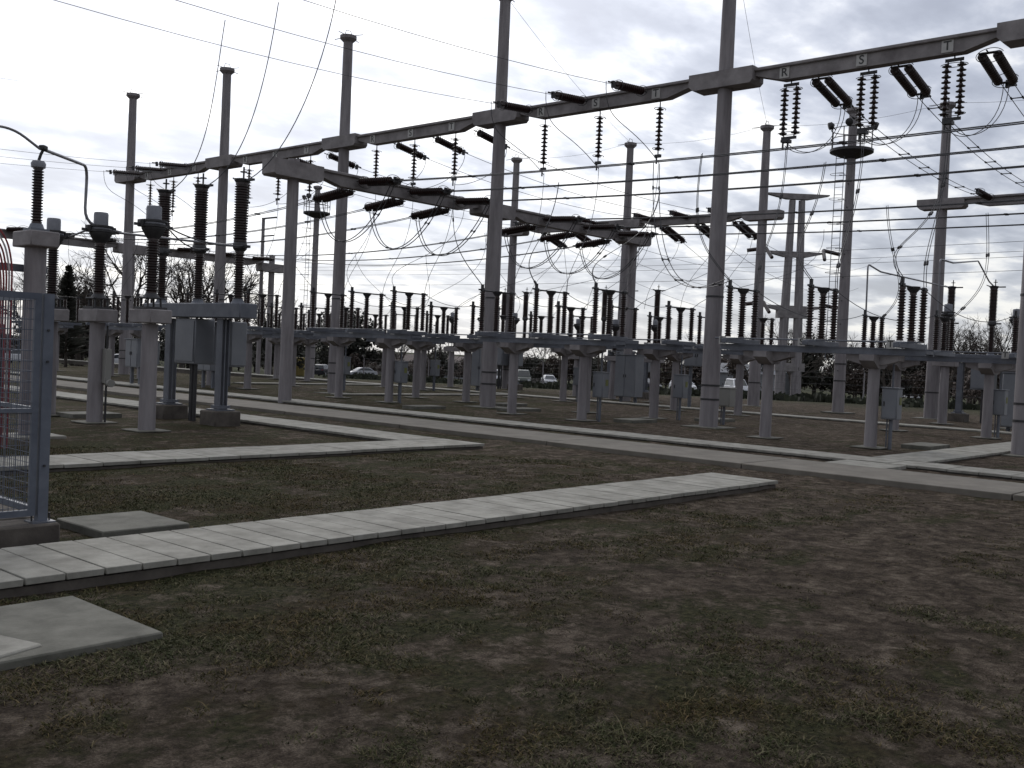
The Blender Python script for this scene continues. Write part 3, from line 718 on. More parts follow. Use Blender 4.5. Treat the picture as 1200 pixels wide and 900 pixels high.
ctp = [(11.62, 23.35, 'middle column at left, with a pipe clipped to it', 'current transformer in the middle of the left three, above the fence corner', 1), (11.62, 25.8, 'left transformer column seen behind the mesh fence', 'current transformer left of the three, beside the tall arrester', 1),
       (43.5, 14.75, 'pinkish column behind the right gantry post', 'far transformer hidden beside the right back post', 1), (43.5, 12.1, 'column near the right edge behind the low switch', 'far transformer with pale cap near the right edge', .96),
       (43.5, 33.9, 'back column left of the thickest post, far', 'far transformer behind the centre switches, left one', .84), (43.5, 31.5, 'back column in the centre, far', 'far transformer behind the centre switches, middle one', .84), (43.5, 29.0, 'back column right of centre, far', 'far transformer behind the centre switches, right one', .84),
       (43.5, 43.4, 'back column behind the crossed post, left one', 'far transformer behind the crossed post, left one', .9), (43.5, 41.0, 'back column behind the crossed post, middle one', 'far transformer behind the crossed post, middle one', .9), (43.5, 38.5, 'back column behind the crossed post, right one', 'far transformer behind the crossed post, right one', .9)]
for (u, v, l1, l2, s_) in ctp:
    z = terrain(u, v)
    clone(ctc, (u, v, z), 0, l1, 'transformer support columns', (1, 1, s_) if s_ != 1 else None)
    clone(ct, (u, v, z + 2.67 * s_), 0, l2, 'current transformers', (1, 1, s_) if s_ != 1 else None)
tag(br, 'big circuit breaker with three tall brown poles on a blue grey frame at left', 'circuit breaker', 'circuit breakers'); br.location = (14.2, 23.3, 0)
for (u, v, l) in ((47.3, 14.15, 'circuit breaker near the right edge fed by the two bent pipes'), (47.3, 33.3, 'far circuit breaker behind the centre, tall poles beside the rear post'), (47.3, 42.8, 'far circuit breaker behind the crossed gantry post'), (14.2, 42.6, 'circuit breaker frame with box cabinets behind the left breaker')):
    if u > 20: clone(br, (u, v, terrain(u, v)), 0, l, 'circuit breakers')
# grey cabinets seen between the breaker legs
def kiosk(u, v, w_, d_, h_, zb, l):
    o = thing('switch_kiosk', (u, v, terrain(u, v)), 0, l, 'cabinet', 'grey switchgear kiosks')
    b = MB().box((0, 0, zb + h_ / 2), (d_, w_, h_), 0, .02).box((0, 0, zb + h_ + .02), (d_ + .1, w_ + .1, .04)).build('cabinet_body', 'cab', o)
    for s in (-1, 1):
        dd = MB().box((-d_ / 2 - .01, s * w_ / 4, zb + h_ / 2), (.015, w_ / 2 - .05, h_ - .1)).build('cabinet_door', 'cab', o)
        MB().box((-d_ / 2 - .03, s * .06, zb + h_ / 2), (.02, .03, .14)).build('handle', 'dark', dd)
    for s in (-1, 1): MB().box((0, s * w_ * .35, zb / 2 - .05), (.12, .12, zb + .1)).build('leg', 'steel', o)
kiosk(27.6, 43.2, 2.4, 1.2, 1.7, .9, 'wide grey kiosk right of the breaker legs, far back')
kiosk(25.4, 40.6, 1.1, .5, 1.3, .75, 'grey kiosk in front of the wide kiosk, right of the breaker leg')
kiosk(22.6, 41.8, 1.0, .5, 1.2, .8, 'grey kiosk between the breaker legs')
kiosk(28.6, 51.3, .8, .5, 1.2, .7, 'small grey kiosk left of the foremost transformer column')
kiosk(40.9, 11.0, 1.3, .7, 2.0, .2, 'tall grey kiosk with dark oval window near the right edge')
kiosk(40.8, 28.6, 1.2, .7, 2.0, .3, 'tall grey kiosk behind the centre cabinet')
kiosk(40.6, 24.6, 1.3, .6, 1.0, 1.9, 'grey box below the centre switch, left of the thickest post')
kiosk(40.8, 38.2, 1.2, .7, 2.0, .3, 'tall grey kiosk beside the crossed post')

# near arrester on taller column + pipework
nc = thing('support_column', (8.85, 20.4, 0), 0, 'tall concrete column just behind the mesh fence carrying the arrester', 'column', 'transformer support columns')
MB().lathe([(.215, -.2), (.215, 0), (.2, 3.72)], 20).build('shaft', 'concrete', nc)
MB().box((0, 0, 3.86), (.56, .84, .30), 0, .02).build('column_head', 'beam', nc); MB().box((0, 0, .015), (1.0, 1.0, .06), 0, .01).build('foundation_pad', 'slab', nc)
MB().box((-.6, .3, 3.30), (1.9, .12, .14)).build('bracket', 'steel', nc)
ar = thing('surge_arrester', (8.85, 20.4, 4.01), 0, 'slim brown arrester on the tall column at far left, pipe at its top', 'arrester')
MB().box((0, 0, .03), (.36, .36, .06)).lathe([(.15, .06), (.11, .16)], 14).build('base', 'steel', ar)
MB().lathe([(a, b + .15) for a, b in shed_profile(1.12, .075, .035, 18)], 16).build('porcelain', 'porc', ar)
MB().lathe([(.13, 1.25), (.14, 1.33), (.11, 1.38), (.03, 1.4)], 14).build('cap', 'head', ar)
MB().tube([(0, 0, 1.38), (.03, -.03, 1.52), (.06, -.05, 1.60)], .03, 8).box((.06, -.05, 1.64), (.15, .13, .10), .6, .02).build('terminal', 'dark', ar)
def pipe(pts, r, l, g='bent tubular conductors'):
    return wire(pts, l, g, r, 'tubular_conductor', 'conductor', 'tube', 10)
def rounded(pts, rad=.3, n=5):
    pts = [V3(p) for p in pts]; out_ = [pts[0]]
    for i in range(1, len(pts) - 1):
        a, b, c = pts[i - 1], pts[i], pts[i + 1]; r_ = min(rad, (a - b).length * .45, (c - b).length * .45)
        p = b + (a - b).normalized() * r_; q = b + (c - b).normalized() * r_
        for k in range(n + 1):
            t = k / n; out_.append(p * (1 - t) ** 2 + b * 2 * t * (1 - t) + q * t * t)
    out_.append(pts[-1]); return out_
pipe(rounded([(8.95, 20.4, 5.63), (11.25, 23.35, 5.95), (11.22, 23.35, 4.62), (12.1, 23.3, 4.52)], .38), .034, 'bent pipe stepping down from the arrester to the middle transformer')
pipe(rounded([(8.85, 20.35, 5.62), (8.3, 20.3, 5.92), (6.2, 20.0, 5.7)], .3), .026, 'thin pipe arching left from the arrester top')
pipe(rounded([(8.0, 20.2, 4.72), (7.0, 20.6, 5.02), (3.0, 20.6, 5.2)], .3), .03, 'pipe entering from the left edge below the arch')
pipe([(11.98, 23.35, 4.51), (14.1, 21.6, 4.36)], .028, 'straight pipe linking the middle transformer to the breaker')
pipe([(12.0, 25.75, 4.51), (11.4, 23.45, 4.53)], .026, 'short pipe between the two left transformers')
wire(sagpts((12.05, 20.95, 4.48), (14.2, 21.35, 4.36), .12), 'short sagging wire from the foremost transformer to the breaker flange', 'breaker connections', .018)
wire(sagpts((12.05, 21.0, 4.45), (14.2, 23.0, 4.36), .15), 'second short wire from the foremost transformer to the breaker', 'breaker connections', .016)
# droppers from overhead -x lines to the breaker tops
for k, (v, y, l) in enumerate(((spans[1] + sp, 24.75, 'left'), (spans[1], 22.95, 'middle'), (spans[1] - sp, 21.2, 'right'))):
    wire(bez((15.6, v + .25, 10.75), (15.3, v + .2, 8.8), (14.9, y - .6, 6.6), (14.2, y, 5.96), 20), 'thin %s dropper hanging from the overhead line to the breaker top' % l, 'droppers of the left bay', .012)

# bent pipes at right
pipe(rounded([(35.0, 14.65, 4.0), (34.95, 14.65, 5.75), (36.2, 14.7, 5.6), (46.6, 15.9, 5.9), (47.2, 15.93, 5.97)], .15), .03, 'bent pipe arching over the right low switch toward the back')
pipe(rounded([(35.0, 12.2, 4.0), (34.95, 12.2, 5.85), (36.2, 12.2, 5.85), (44.2, 13.9, 6.75), (46.4, 14.1, 6.1), (47.2, 14.15, 5.97)], .15), .03, 'second bent pipe near the right edge, with a step down')

# ------------------------------------------------------------------ droppers from buses and strings to switches
def drop(a, b, l, tw=False, out_=(0, 0, 0), g='dropper wires to the switches'):
    a = V3(a); b = V3(b); o_ = V3(out_); pts = bez(a, a + V3((0, 0, -(a.z - b.z) * .62)) + o_ * .2, b + V3((0, 0, (a.z - b.z) * .30)) + o_, b, 18)
    if tw: twin(pts, l, g, .011, .14, every=2.6, side=(.7, .7, 0))
    else: wire(pts, l, g, .010)
bd = ['right', 'centre', 'left centre', 'third post', 'far left', 'farthest']
for n_, v in enumerate(bays[:5]):
    for k in range(3):
        y = v + (1 - k) * 2.45; t = terrain(27, y)
        # from the hanging strings of the tall row
        e, sb, tw = ends[(n_, k)]
        drop(sb + V3((0, 0, .06)), (27.5, y, 4.3 + t), 'dropper from hanging string %s to the %s front switch' % (PH[k], bd[n_]), n_ == 0, (.5, .3, 0))
        # from the first bus
        drop((BUS[k], y + .5, busz(y + .5)), (25.9, y, 4.42 + t), 'dropper from bus wire to phase %s of the %s front switch' % (PH[k], bd[n_]), n_ in (0, 1), (-.5 + .2 * k, .8, 0))
for (u, v, m_) in ((35.7, 12.2, 'right low'), (30.9, 22.05, 'low centre'), (30.9, 31.4, 'low left centre'), (37.5, 31.5, 'rear centre'), (37.5, 41.0, 'rear left')):
    for k in range(3):
        y = v + (1 - k) * 2.45
        drop((BUS[3 + k], y - .3, busz(y - .3)), (u + .8, y, 4.0), 'dropper from the rear bus to phase %s of the %s switch' % (PH[k], m_), v < 13, (.6, -.9, 0))
for (v, m_) in ((12.4, 'right'), (22.05, 'centre'), (31.5, 'left centre')):
    for k in range(3):
        y = v + (1 - k) * 2.45; u2 = 35.0 if v < 13 else 30.15
        wire(sagpts((27.55, y, 4.22), (u2, y - .1, 3.98), .45 if v < 13 else .2, 12), 'slack link from phase %s of the %s front switch back to the low switch' % (PH[k], m_), 'links between switches', .011)
        if k: continue
# heavy sagging jumper in front of the thickest post
twin(bez((29.15, 19.72, 8.72), (29.15, 19.7, 4.9), (27.6, 17.5, 3.9), (25.9, 14.9, 4.45), 24), 'heavy twin cable sagging across the thickest post to the right switch', 'dropper wires to the switches', .014, .22, every=1.4)

# ------------------------------------------------------------------ lighting masts with ladder and platform
def make_mast():
    root = thing('light_mast')
    MB().lathe([(.28, -.3), (.28, 0), (.19, 14.3)], 22).build('shaft', 'concrete', root)
    MB().lathe([(.20, 14.1), (.33, 14.22), (.33, 14.35), (.1, 14.42)], 16).build('post_cap', 'concrete', root)
    MB().lathe([(.25, 12.0), (.6, 12.12), (.98, 12.28), (1.0, 12.3), (1.0, 12.42), (.2, 12.42)], 24).build('platform', 'dark', root)
    rl_ = MB()
    for z in (12.9, 13.35): rl_.ring((0, 0, z), .96, .022, seg=24)
    for k in range(8):
        a = k * math.pi / 4; rl_.tube([(.96 * math.cos(a), .96 * math.sin(a), 12.4), (.96 * math.cos(a), .96 * math.sin(a), 13.36)], .025, 5)
    rl_.build('railing', 'dark', root)
    for a in (2.2, 3.4, 5.2):
        c = V3((.95 * math.cos(a), .95 * math.sin(a), 13.55)); fl = MB().lathe([(.05, -.1), (.17, .0), (.18, .16), (.15, .18)], 14, c, (math.cos(a), math.sin(a), -.35)); fl.tube([c, (.8 * math.cos(a), .8 * math.sin(a), 13.35)], .025, 5)
        fl.build('floodlight', 'dark', root)
    ld = MB()
    for s in (-.2, .2): ld.tube([(-.48, s + .35, 2.5), (-.42, s + .35, 12.3)], .018, 5)
    for k in range(28): z = 2.8 + k * .34; ld.tube([(-.47, .15, z), (-.47, .55, z)], .012, 4)
    for k in range(7): z = 4.3 + k * 1.15; ld.ring((-.62, .35, z), .34, .012, seg=14); ld.tube([(-.47, .35, z), (-.2, .1, z)], .014, 4)
    ld.build('ladder', 'steel', root)
    pg_ = MB()
    for k in range(9): z = 2 + k * 1.1; pg_.box((0, -.02, z), (.62 - k * .012, .04, .04))
    pg_.build('step_bolt', 'dark', root)
    MB().box((0, 0, .02), (1.2, 1.2, .05)).build('foundation_pad', 'pad', root)
    for z in (1.5, 2.3): MB().lathe([(.29, z), (.29, z + .06)], 20).build('cable_strap', 'dark', root)
    return root
mast = make_mast(); mast.location = (46.8, 20.7, 0); tag(mast, 'ladder mast with round light platform right of the thickest post', 'light mast', 'light masts with ladders')
clone(mast, (47.7, 62.4, terrain(47.7, 62.4)), 0, 'ladder mast with platform beside the third tall post, far left', 'light masts with ladders')
# slim pole with bracket arms behind the left low beam
sp0 = thing('line_pole', (42.9, 62.2, terrain(42.9, 62.2)), 0, 'slim pole with short side arms above the far left beam end', 'pole')
MB().lathe([(.13, 7), (.11, 11.3)], 12).build('shaft', 'concrete', sp0)
MB().lathe([(.16, -.3), (.13, 7)], 12).build('shaft_base', 'concrete', sp0)
MB().box((0, -.7, 11.25), (.1, 1.7, .1)).box((0, -.6, 10.0), (.1, 1.4, .08)).build('side_arm', 'dark', sp0)

# ------------------------------------------------------------------ double pole tower
tw_ = thing('double_pole_tower', (106.3, 53.0, terrain(106.3, 53.0)), R(-48), 'far double concrete pole tower with three crossarms, right of the thickest post', 'tower')
for s in (-1, 1): MB().lathe([(.62, -1), (.6, 0), (.36, 21.9)], 16).build('pole', 'concrete', tw_, (s * .92, 0, 0)).rotation_euler = (0, -s * .018, 0)
for z, hw in ((22.0, 3.5), (15.6, 3.3), (9.6, 3.8), (3.9, 0)):
    if hw: MB().prism([(-hw, z + .62), (-hw, z + .5), (-1.2, z), (1.2, z), (hw, z + .5), (hw, z + .62)], 'y', -.35, .35).build('crossarm', 'beam', tw_)
for z in (5.0, 10.9): MB().box((0, 0, z - 1.6), (3.3, 1.0, .9)).build('spacer_block', 'beam', tw_)
for z in (16.1, 10.1, 22.2):
    for s in (-1, 1):
        if z < 20: MB().tube([(s * 3.2, 0, z + .4), (s * 5.2, .5, z + .1)], .22, 8).tube([(s * 3.2, 0, z + .4), (s * 2.9, -1.6, z - .8)], .2, 8).build('insulator', 'porc', tw_)
# ------------------------------------------------------------------ mesh fence enclosure
fx, fy, fz0, fz1 = 4.42, 9.9, .2, 2.40
# concrete plinth of the enclosure
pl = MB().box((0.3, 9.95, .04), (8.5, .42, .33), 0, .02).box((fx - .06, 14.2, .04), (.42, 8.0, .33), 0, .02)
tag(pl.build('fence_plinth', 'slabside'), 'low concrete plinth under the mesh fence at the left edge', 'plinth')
tag(MB().box((0.25, 14.2, .0), (8.0, 8.0, .13)).build('enclosure_floor', 'slab'), kind='structure')
def fence_post(x, y, l):
    o = thing('fence_post', (x, y, fz0), 0, l, 'fence post', 'steel posts of the mesh fence')
    MB().box((0, .035, 1.1), (.085, .012, 2.2)).box((-.037, 0, 1.1), (.012, .08, 2.2)).box((0.005, -.035, 1.1), (.095, .012, 2.2)).build('post_profile', 'gate', o)
    MB().box((0, 0, .01), (.22, .20, .016)).build('base_plate', 'steel', o)
    bt = MB()
    for s in (-1, 1): bt.cyl((s * .085, .0, .01), (s * .085, 0, .09), .009, None, 6)
    for z in (.55, 1.55, 1.85): bt.cyl((.0, -.06, z), (.0, -.04, z), .012, None, 8)
    bt.build('bolt', 'dark', o)
fence_post(fx, fy, 'blue grey corner post of the mesh fence, bolted to the plinth')
fence_post(fx, fy + 1.75, 'second fence post behind the corner post at the left edge')
fence_post(fx, fy + 3.5, 'third fence post, seen through the front mesh panel')
def mesh_panel(x0, y0, x1, y1, l):
    o = thing('mesh_panel', (x0, y0, fz0), math.atan2(y1 - y0, x1 - x0), l, 'fence panel', 'mesh panels of the left enclosure'); L = math.hypot(x1 - x0, y1 - y0)
    f = MB()
    for z in (.10, 1.08, 2.17): f.box((L / 2, 0, z), (L, .045, .06 if z != 1.08 else .04))
    for x in (.03, L - .03): f.box((x, 0, 1.13), (.06, .04, 2.12))
    f.build('frame', 'gate', o)
    m_ = MB(); x = .1
    while x < L - .05: m_.cyl((x, .012, .10), (x, .012, 2.15), .0032, None, 4); x += .05
    z = .15
    while z < 2.15: m_.cyl((.05, .012, z), (L - .05, .012, z), .0032, None, 4); z += .10
    m_.build('wire_mesh', 'gate', o)
mesh_panel(fx - 2.35, fy, fx - .06, fy, 'front mesh panel filling the left edge')
mesh_panel(fx - 4.8, fy, fx - 2.45, fy, 'mesh panel outside the left edge')
mesh_panel(fx, fy + .06, fx, fy + 1.69, 'side mesh panel running back from the corner post')
mesh_panel(fx, fy + 1.81, fx, fy + 3.44, 'rear side mesh panel beyond the second fence post')
# red cables
rc = thing('red_cable_bundle', (7.5, 18.45, 0), 0, 'bundle of red cables rising behind the fence and bending left', 'cable bundle')
for k in range(5):
    x = -.07 + k * .045; top = 3.0 + .05 * k
    MB().tube(rounded([(x, 0, 0), (x, 0, top), (x - .1, 0, top + .45), (x - .7, .1, top + .95 + .05 * k), (x - 2.2, .2, top + 1.0)], .7, 8), .017, 8).build('cable', 'red' if k != 3 else 'redlight', rc)
rbx = thing('red_equipment_box', (7.1, 18.75, 0), 0, 'tall dark red box standing inside the mesh enclosure at the left edge', 'cabinet')
MB().box((0, 0, 1.12), (.8, .7, 2.1), 0, .02).build('cabinet_body', 'red', rbx); MB().box((0, -.36, 1.1), (.7, .02, 1.9)).build('cabinet_door', 'red', rbx)
fb = MB()
for k in range(9): fb.box((-.34 + k * .085, -.39, 1.15), (.02, .03, 1.7))
fb.build('cooling_fin', 'dark', rbx)
# junction box and conduit on the middle column
jb = thing('junction_box', (11.75, 23.12, 0), 0, 'small round junction box and conduit clipped to the middle left column', 'junction box')
MB().box((0, 0, 1.35), (.14, .22, .8)).lathe([(.09, 0), (.09, .12)], 12, (0, -.16, .95), (0, -1, 0)).build('box_body', 'cabb', jb); MB().cyl((.0, -.02, 0), (0, -.02, .96), .025).cyl((0, .0, 1.7), (0, 0, 2.3), .02).build('conduit', 'dark', jb)

# ------------------------------------------------------------------ far perimeter fence
pf = thing('perimeter_fence', (72, 0, 0), 0, 'distant perimeter fence of thin posts and wires across the right background', 'fence')
for v in range(-20, 90, 5):
    z = terrain(72, v); MB().cyl((0, v, z - .3), (0, v, z + 2.2), .06, .05, 8).tube([(0, v, z + 2.2), (-.25, v, z + 2.5)], .04, 6).build('post', 'concrete', pf)
ww = MB()
for h_ in (.3, .8, 1.3, 1.8, 2.15): ww.tube([(0, v, terrain(72, v) + h_) for v in range(-20, 90, 5)], .008, 4)
ww.build('fence_wire', 'wire', pf)

# ------------------------------------------------------------------ vegetation
def bare_tree(seed, H):
    rnd = random.Random(seed); mb = MB(); lim = MB()
    def grow(p, d, L, r, dep):
        n = 3 if dep > 2 else 2; pts = [p]; q = p; dd = d
        for _ in range(n):
            dd = (dd + V3((rnd.uniform(-.16, .16), rnd.uniform(-.16, .16), rnd.uniform(-.03, .12)))).normalized(); q = q + dd * L / n; pts.append(q)
        (mb if dep >= 5 else lim).tube(pts, r, 6 if dep > 4 else (4 if dep > 2 else 3), r * .62)
        if dep == 0: return
        k = 3 if dep > 1 else 4
        for c in range(k):
            t = rnd.uniform(.45, 1) if c else 1.0; b = pts[0].lerp(pts[-1], t) if c else pts[-1]
            a = rnd.uniform(0, 6.28); sp_ = rnd.uniform(.35, .95) if c else rnd.uniform(.1, .4)
            x = dd.cross(V3((.3, .2, 1))).normalized(); y = dd.cross(x)
            nd = (dd * math.cos(sp_) + (x * math.cos(a) + y * math.sin(a)) * math.sin(sp_)).normalized()
            grow(b, nd, L * rnd.uniform(.62, .86), max(r * .62, .017), dep - 1)
    grow(V3((0, 0, -.3)), V3((0, 0, 1)), H * .30, H * .024, 6)
    root = thing('bare_tree'); mb.build('trunk', 'bark', root); lim.build('crown', 'bark', root); return root
def bushy_tree(seed, H, W, mat, n=2600, name='dense_tree'):
    rnd = random.Random(seed); root = thing(name)
    tr = MB().tube([(0, 0, -.4), (.1, 0, H * .3), (0, .1, H * .62)], H * .03, 7, H * .012)
    cl = []
    for _ in range(16):
        a = rnd.uniform(0, 6.28); rr_ = W * rnd.uniform(.1, .8); z = H * rnd.uniform(.22, .88); c = V3((math.cos(a) * rr_ * (1.15 - z / H * .6), math.sin(a) * rr_ * (1.15 - z / H * .6), z))
        cl.append((c, H * rnd.uniform(.08, .19))); tr.tube([(0, 0, z * .5), c * .6 + V3((0, 0, z * .25)), c], H * .009, 4, H * .003)
    tr.build('trunk', 'bark', root); mb = MB()
    for _ in range(n):
        c, r_ = rnd.choice(cl); p = c + V3((rnd.gauss(0, 1), rnd.gauss(0, 1), rnd.gauss(0, .8))) * r_ * .62
        if p.z < .1: p.z = rnd.uniform(.1, .8)
        s_ = rnd.uniform(.07, .21) * (1 + H * .04); u_ = V3((rnd.gauss(0, 1), rnd.gauss(0, 1), rnd.gauss(0, 1))).normalized(); v_ = u_.cross(V3((.2, .3, 1))).normalized()
        mb.add([p - u_ * s_, p + v_ * s_ * .6, p + u_ * s_, p - v_ * s_ * .6], [(0, 1, 2, 3)])
    mb.build('crown', mat, root); return root
import math as _m
# camera-independent placement: positions given as (x, y) on the ground
def ray_at(px, d):      # ground point d metres out, px = bearing number across the view (used only to scatter scenery)
    a = R(41.5) - math.atan((px - 600) / 1205.0); return (d * math.cos(a), d * math.sin(a))
bt = [bare_tree(s, 13.5) for s in (1, 2, 5)]
btl = [(170, 104, 1.02, 0), (212, 112, 1.12, 1), (268, 100, .98, 2), (318, 122, .9, 1), (112, 122, .7, 1), (505, 150, .62, 0), (560, 160, .66, 1), (470, 165, .6, 2), (640, 165, .6, 0), (720, 160, .55, 1), (790, 160, .6, 2),
       (880, 150, .8, 1), (930, 150, .86, 0), (985, 158, .85, 2), (1040, 150, .86, 1), (1110, 130, .78, 0), (1150, 122, .85, 2), (1180, 132, .8, 1), (1135, 118, .66, 1), (1215, 128, .8, 0), (90, 122, 1.0, 2), (40, 120, .9, 0), (830, 165, .7, 0), (1065, 165, .8, 0)]
treename = lambda px: 'far left of the breaker' if px < 160 else 'behind the left breaker poles' if px < 340 else 'behind the middle row of switches' if px < 700 else 'right of the picture centre' if px < 900 else 'behind the right switches'
def tagv(o, l, c, g): return tag(o, l, c, g)
used = [0, 0, 0]
for idx, (px, d, s_, k) in enumerate(btl):
    x, y = ray_at(px, d); z = terrain(x, y); l = 'bare branching tree %s' % treename(px)
    if not used[k]: o = bt[k]; used[k] = 1; o.location = (x, y, z); o.scale = (s_,) * 3
    else: o = clone(bt[k], (x, y, z), random.uniform(0, 6), None, None, (s_,) * 3)
    tag(o, l, 'tree', 'bare trees ' + treename(px))
dt_ = [bushy_tree(11, 6, 3.2, 'leafdark'), bushy_tree(12, 5, 3.6, 'leafbrown'), bushy_tree(13, 5.5, 3, 'leafdark'), bushy_tree(14, 4.5, 3.8, 'leafbrown')]
ub = [0] * 4; dl = []
rnd = random.Random(5)
for px in range(-40, 1260, 14):
    if 330 < px < 385 or 575 < px < 612: continue
    d = rnd.uniform(150, 178); s_ = rnd.uniform(.55, .95)
    s_ *= 1.3
    if px > 830: s_ *= 1.3
    if 390 < px < 640: s_ *= .72
    dl.append((px + rnd.uniform(-8, 8), d, s_, rnd.choice((0, 1, 2, 3)) if px < 830 else rnd.choice((1, 3, 1, 0))))
dl += [(94, 126, 1.5, 0), (108, 130, 1.45, 2), (84, 128, 1.5, 0), (230, 98, .9, 2), (255, 102, .8, 0), (200, 96, .8, 2), (325, 104, .95, 0), (350, 118, 1.0, 2), (408, 176, 1.9, 0), (424, 178, 1.7, 2), (392, 174, 1.7, 0), (378, 168, 1.5, 2), (500, 122, .6, 1), (545, 118, .6, 3), (1150, 112, .9, 1), (868, 128, .9, 1), (1000, 130, .8, 3)]
for (px, d, s_, k) in dl:
    x, y = ray_at(px, d); z = terrain(x, y)
    kn = ['dense dark evergreen', 'brown leaved thicket', 'loose dark evergreen', 'low brown bush'][k]; l = '%s in the background %s' % (kn, treename(px))
    if not ub[k]: o = dt_[k]; ub[k] = 1; o.location = (x, y, z); o.scale = (s_,) * 3
    else: o = clone(dt_[k], (x, y, z), rnd.uniform(0, 6), None, None, (s_ * rnd.uniform(.9, 1.3), s_ * rnd.uniform(.9, 1.3), s_))
    tag(o, l, 'tree', kn + 's ' + treename(px))
# conifer
cf = thing('conifer', (0, 0, 0), 0, 'narrow spiky conifer beside the left transformer', 'tree'); x, y = ray_at(76, 92); cf.location = (x, y, terrain(x, y))
MB().tube([(0, 0, -.3), (0, 0, 8.6)], .14, 7, .02).build('trunk', 'bark', cf); mb = MB(); r2 = random.Random(9)
for k in range(420):
    z = 1.0 + 7.3 * r2.random() ** .8; a = r2.uniform(0, 6.28); L = (8.7 - z) * .30 * r2.uniform(.6, 1.1) + .15; d = V3((math.cos(a), math.sin(a), .18)); b = V3((0, 0, z)); s_ = V3((-d.y, d.x, 0)) * .14
    mb.add([b, b + d * L * .5 + s_, b + d * L + V3((0, 0, .06)), b + d * L * .5 - s_], [(0, 1, 2, 3)]); mb.add([b, b + d * L * .5 + V3((0, 0, .12)), b + d * L, b + d * L * .5 - V3((0, 0, .14))], [(0, 1, 2, 3)])
mb.build('crown', 'leafdark', cf)
# weeds strip on the field edge
wd = MB(); r3 = random.Random(4)
for _ in range(9000):
    v = r3.uniform(-15, 80); u = 68 + r3.gauss(0, 1.6) + 2 * math.sin(v * .7); hh = r3.uniform(.1, .75) * (.4 + .6 * abs(noise.noise(V3((u * .2, v * .25, 0)))) * 2); z = terrain(u, v)
    a = r3.uniform(0, 6.28); dx, dy = math.cos(a) * .12, math.sin(a) * .12
    wd.add([(u - dx, v - dy, z - .02), (u + dx, v + dy, z - .02), (u + dx * 2, v + dy, z + hh), (u, v - dy * 2, z + hh * .8)], [(0, 1, 2, 3)])
tag(wd.build('weeds', 'leafgreen'), 'dark green weeds along the far edge of the yard', 'weeds', None, 'stuff')

# ------------------------------------------------------------------ background buildings
def shed(px, d, L, Wd, H_, rz, wall, roof, l, windows=3):
    x, y = ray_at(px, d); o = thing('shed' if windows == 0 else 'house', (x, y, terrain(x, y)), rz, l, 'building')
    MB().box((0, 0, H_ / 2), (Wd, L, H_)).build('wall', wall, o)
    MB().prism([(-Wd / 2 - .3, H_), (0, H_ + Wd * .2), (Wd / 2 + .3, H_), (Wd / 2 + .3, H_ + .12), (0, H_ + Wd * .2 + .14), (-Wd / 2 - .3, H_ + .12)], 'y', -L / 2 - .3, L / 2 + .3).build('roof', roof, o)
    MB().prism([(-Wd / 2, H_), (0, H_ + Wd * .2), (Wd / 2, H_)], 'y', -L / 2 + .01, L / 2 - .01).build('gable', wall, o)
    for k in range(windows):
        yy = -L / 2 + L * (k + .7) / (windows + .4); f = MB().box((-Wd / 2 - .03, yy, H_ * .55), (.1, 1.3, 1.2)).build('window', 'paint', o); MB().box((-Wd / 2 - .09, yy, H_ * .55), (.03, 1.1, 1.0)).build('pane', 'glass', f)
shed(598, 175, 9, 7, 2.8, .2, 'housewall', 'roof', 'low house with window openings behind the crossed post')
shed(548, 185, 12, 6, 2.6, -.1, 'wall', 'roof', 'low pale house left of the crossed post', 3)
shed(868, 165, 16, 7, 3.2, .1, 'wall', 'wall', 'long pale shed right of the thickest post', 0)
shed(470, 190, 10, 6, 2.6, .3, 'housewall', 'roof', 'low dark house behind the left centre columns', 2)
x, y = ray_at(340, 110); cn = thing('container', (x, y, terrain(x, y)), R(-50), 'ochre yellow container behind the low gantry column', 'container')
MB().box((0, 0, 1.0), (3.2, 1.8, 1.9), 0, .03).build('container_body', 'ochre', cn)
rb = MB()
for k in range(14): rb.box((-1.5 + k * .23, -.92, 1.0), (.09, .05, 1.7))
rb.build('rib', 'ochre', cn)
for (px, d, h_) in ((508, 130, 7.5), (514, 150, 6.5), (393, 150, 6), (700, 150, 6), (655, 140, 5)):
    x, y = ray_at(px, d); o = thing('utility_pole', (x, y, terrain(x, y)), .5, 'distant utility pole seen at bearing of the %s' % treename(px).replace('behind the ', ''), 'pole', 'distant utility poles')
    MB().cyl((0, 0, -.3), (0, 0, h_), .14, .1, 8).build('shaft', 'bark', o); MB().box((0, 0, h_ - .5), (1.8, .1, .12)).build('crossarm', 'bark', o)

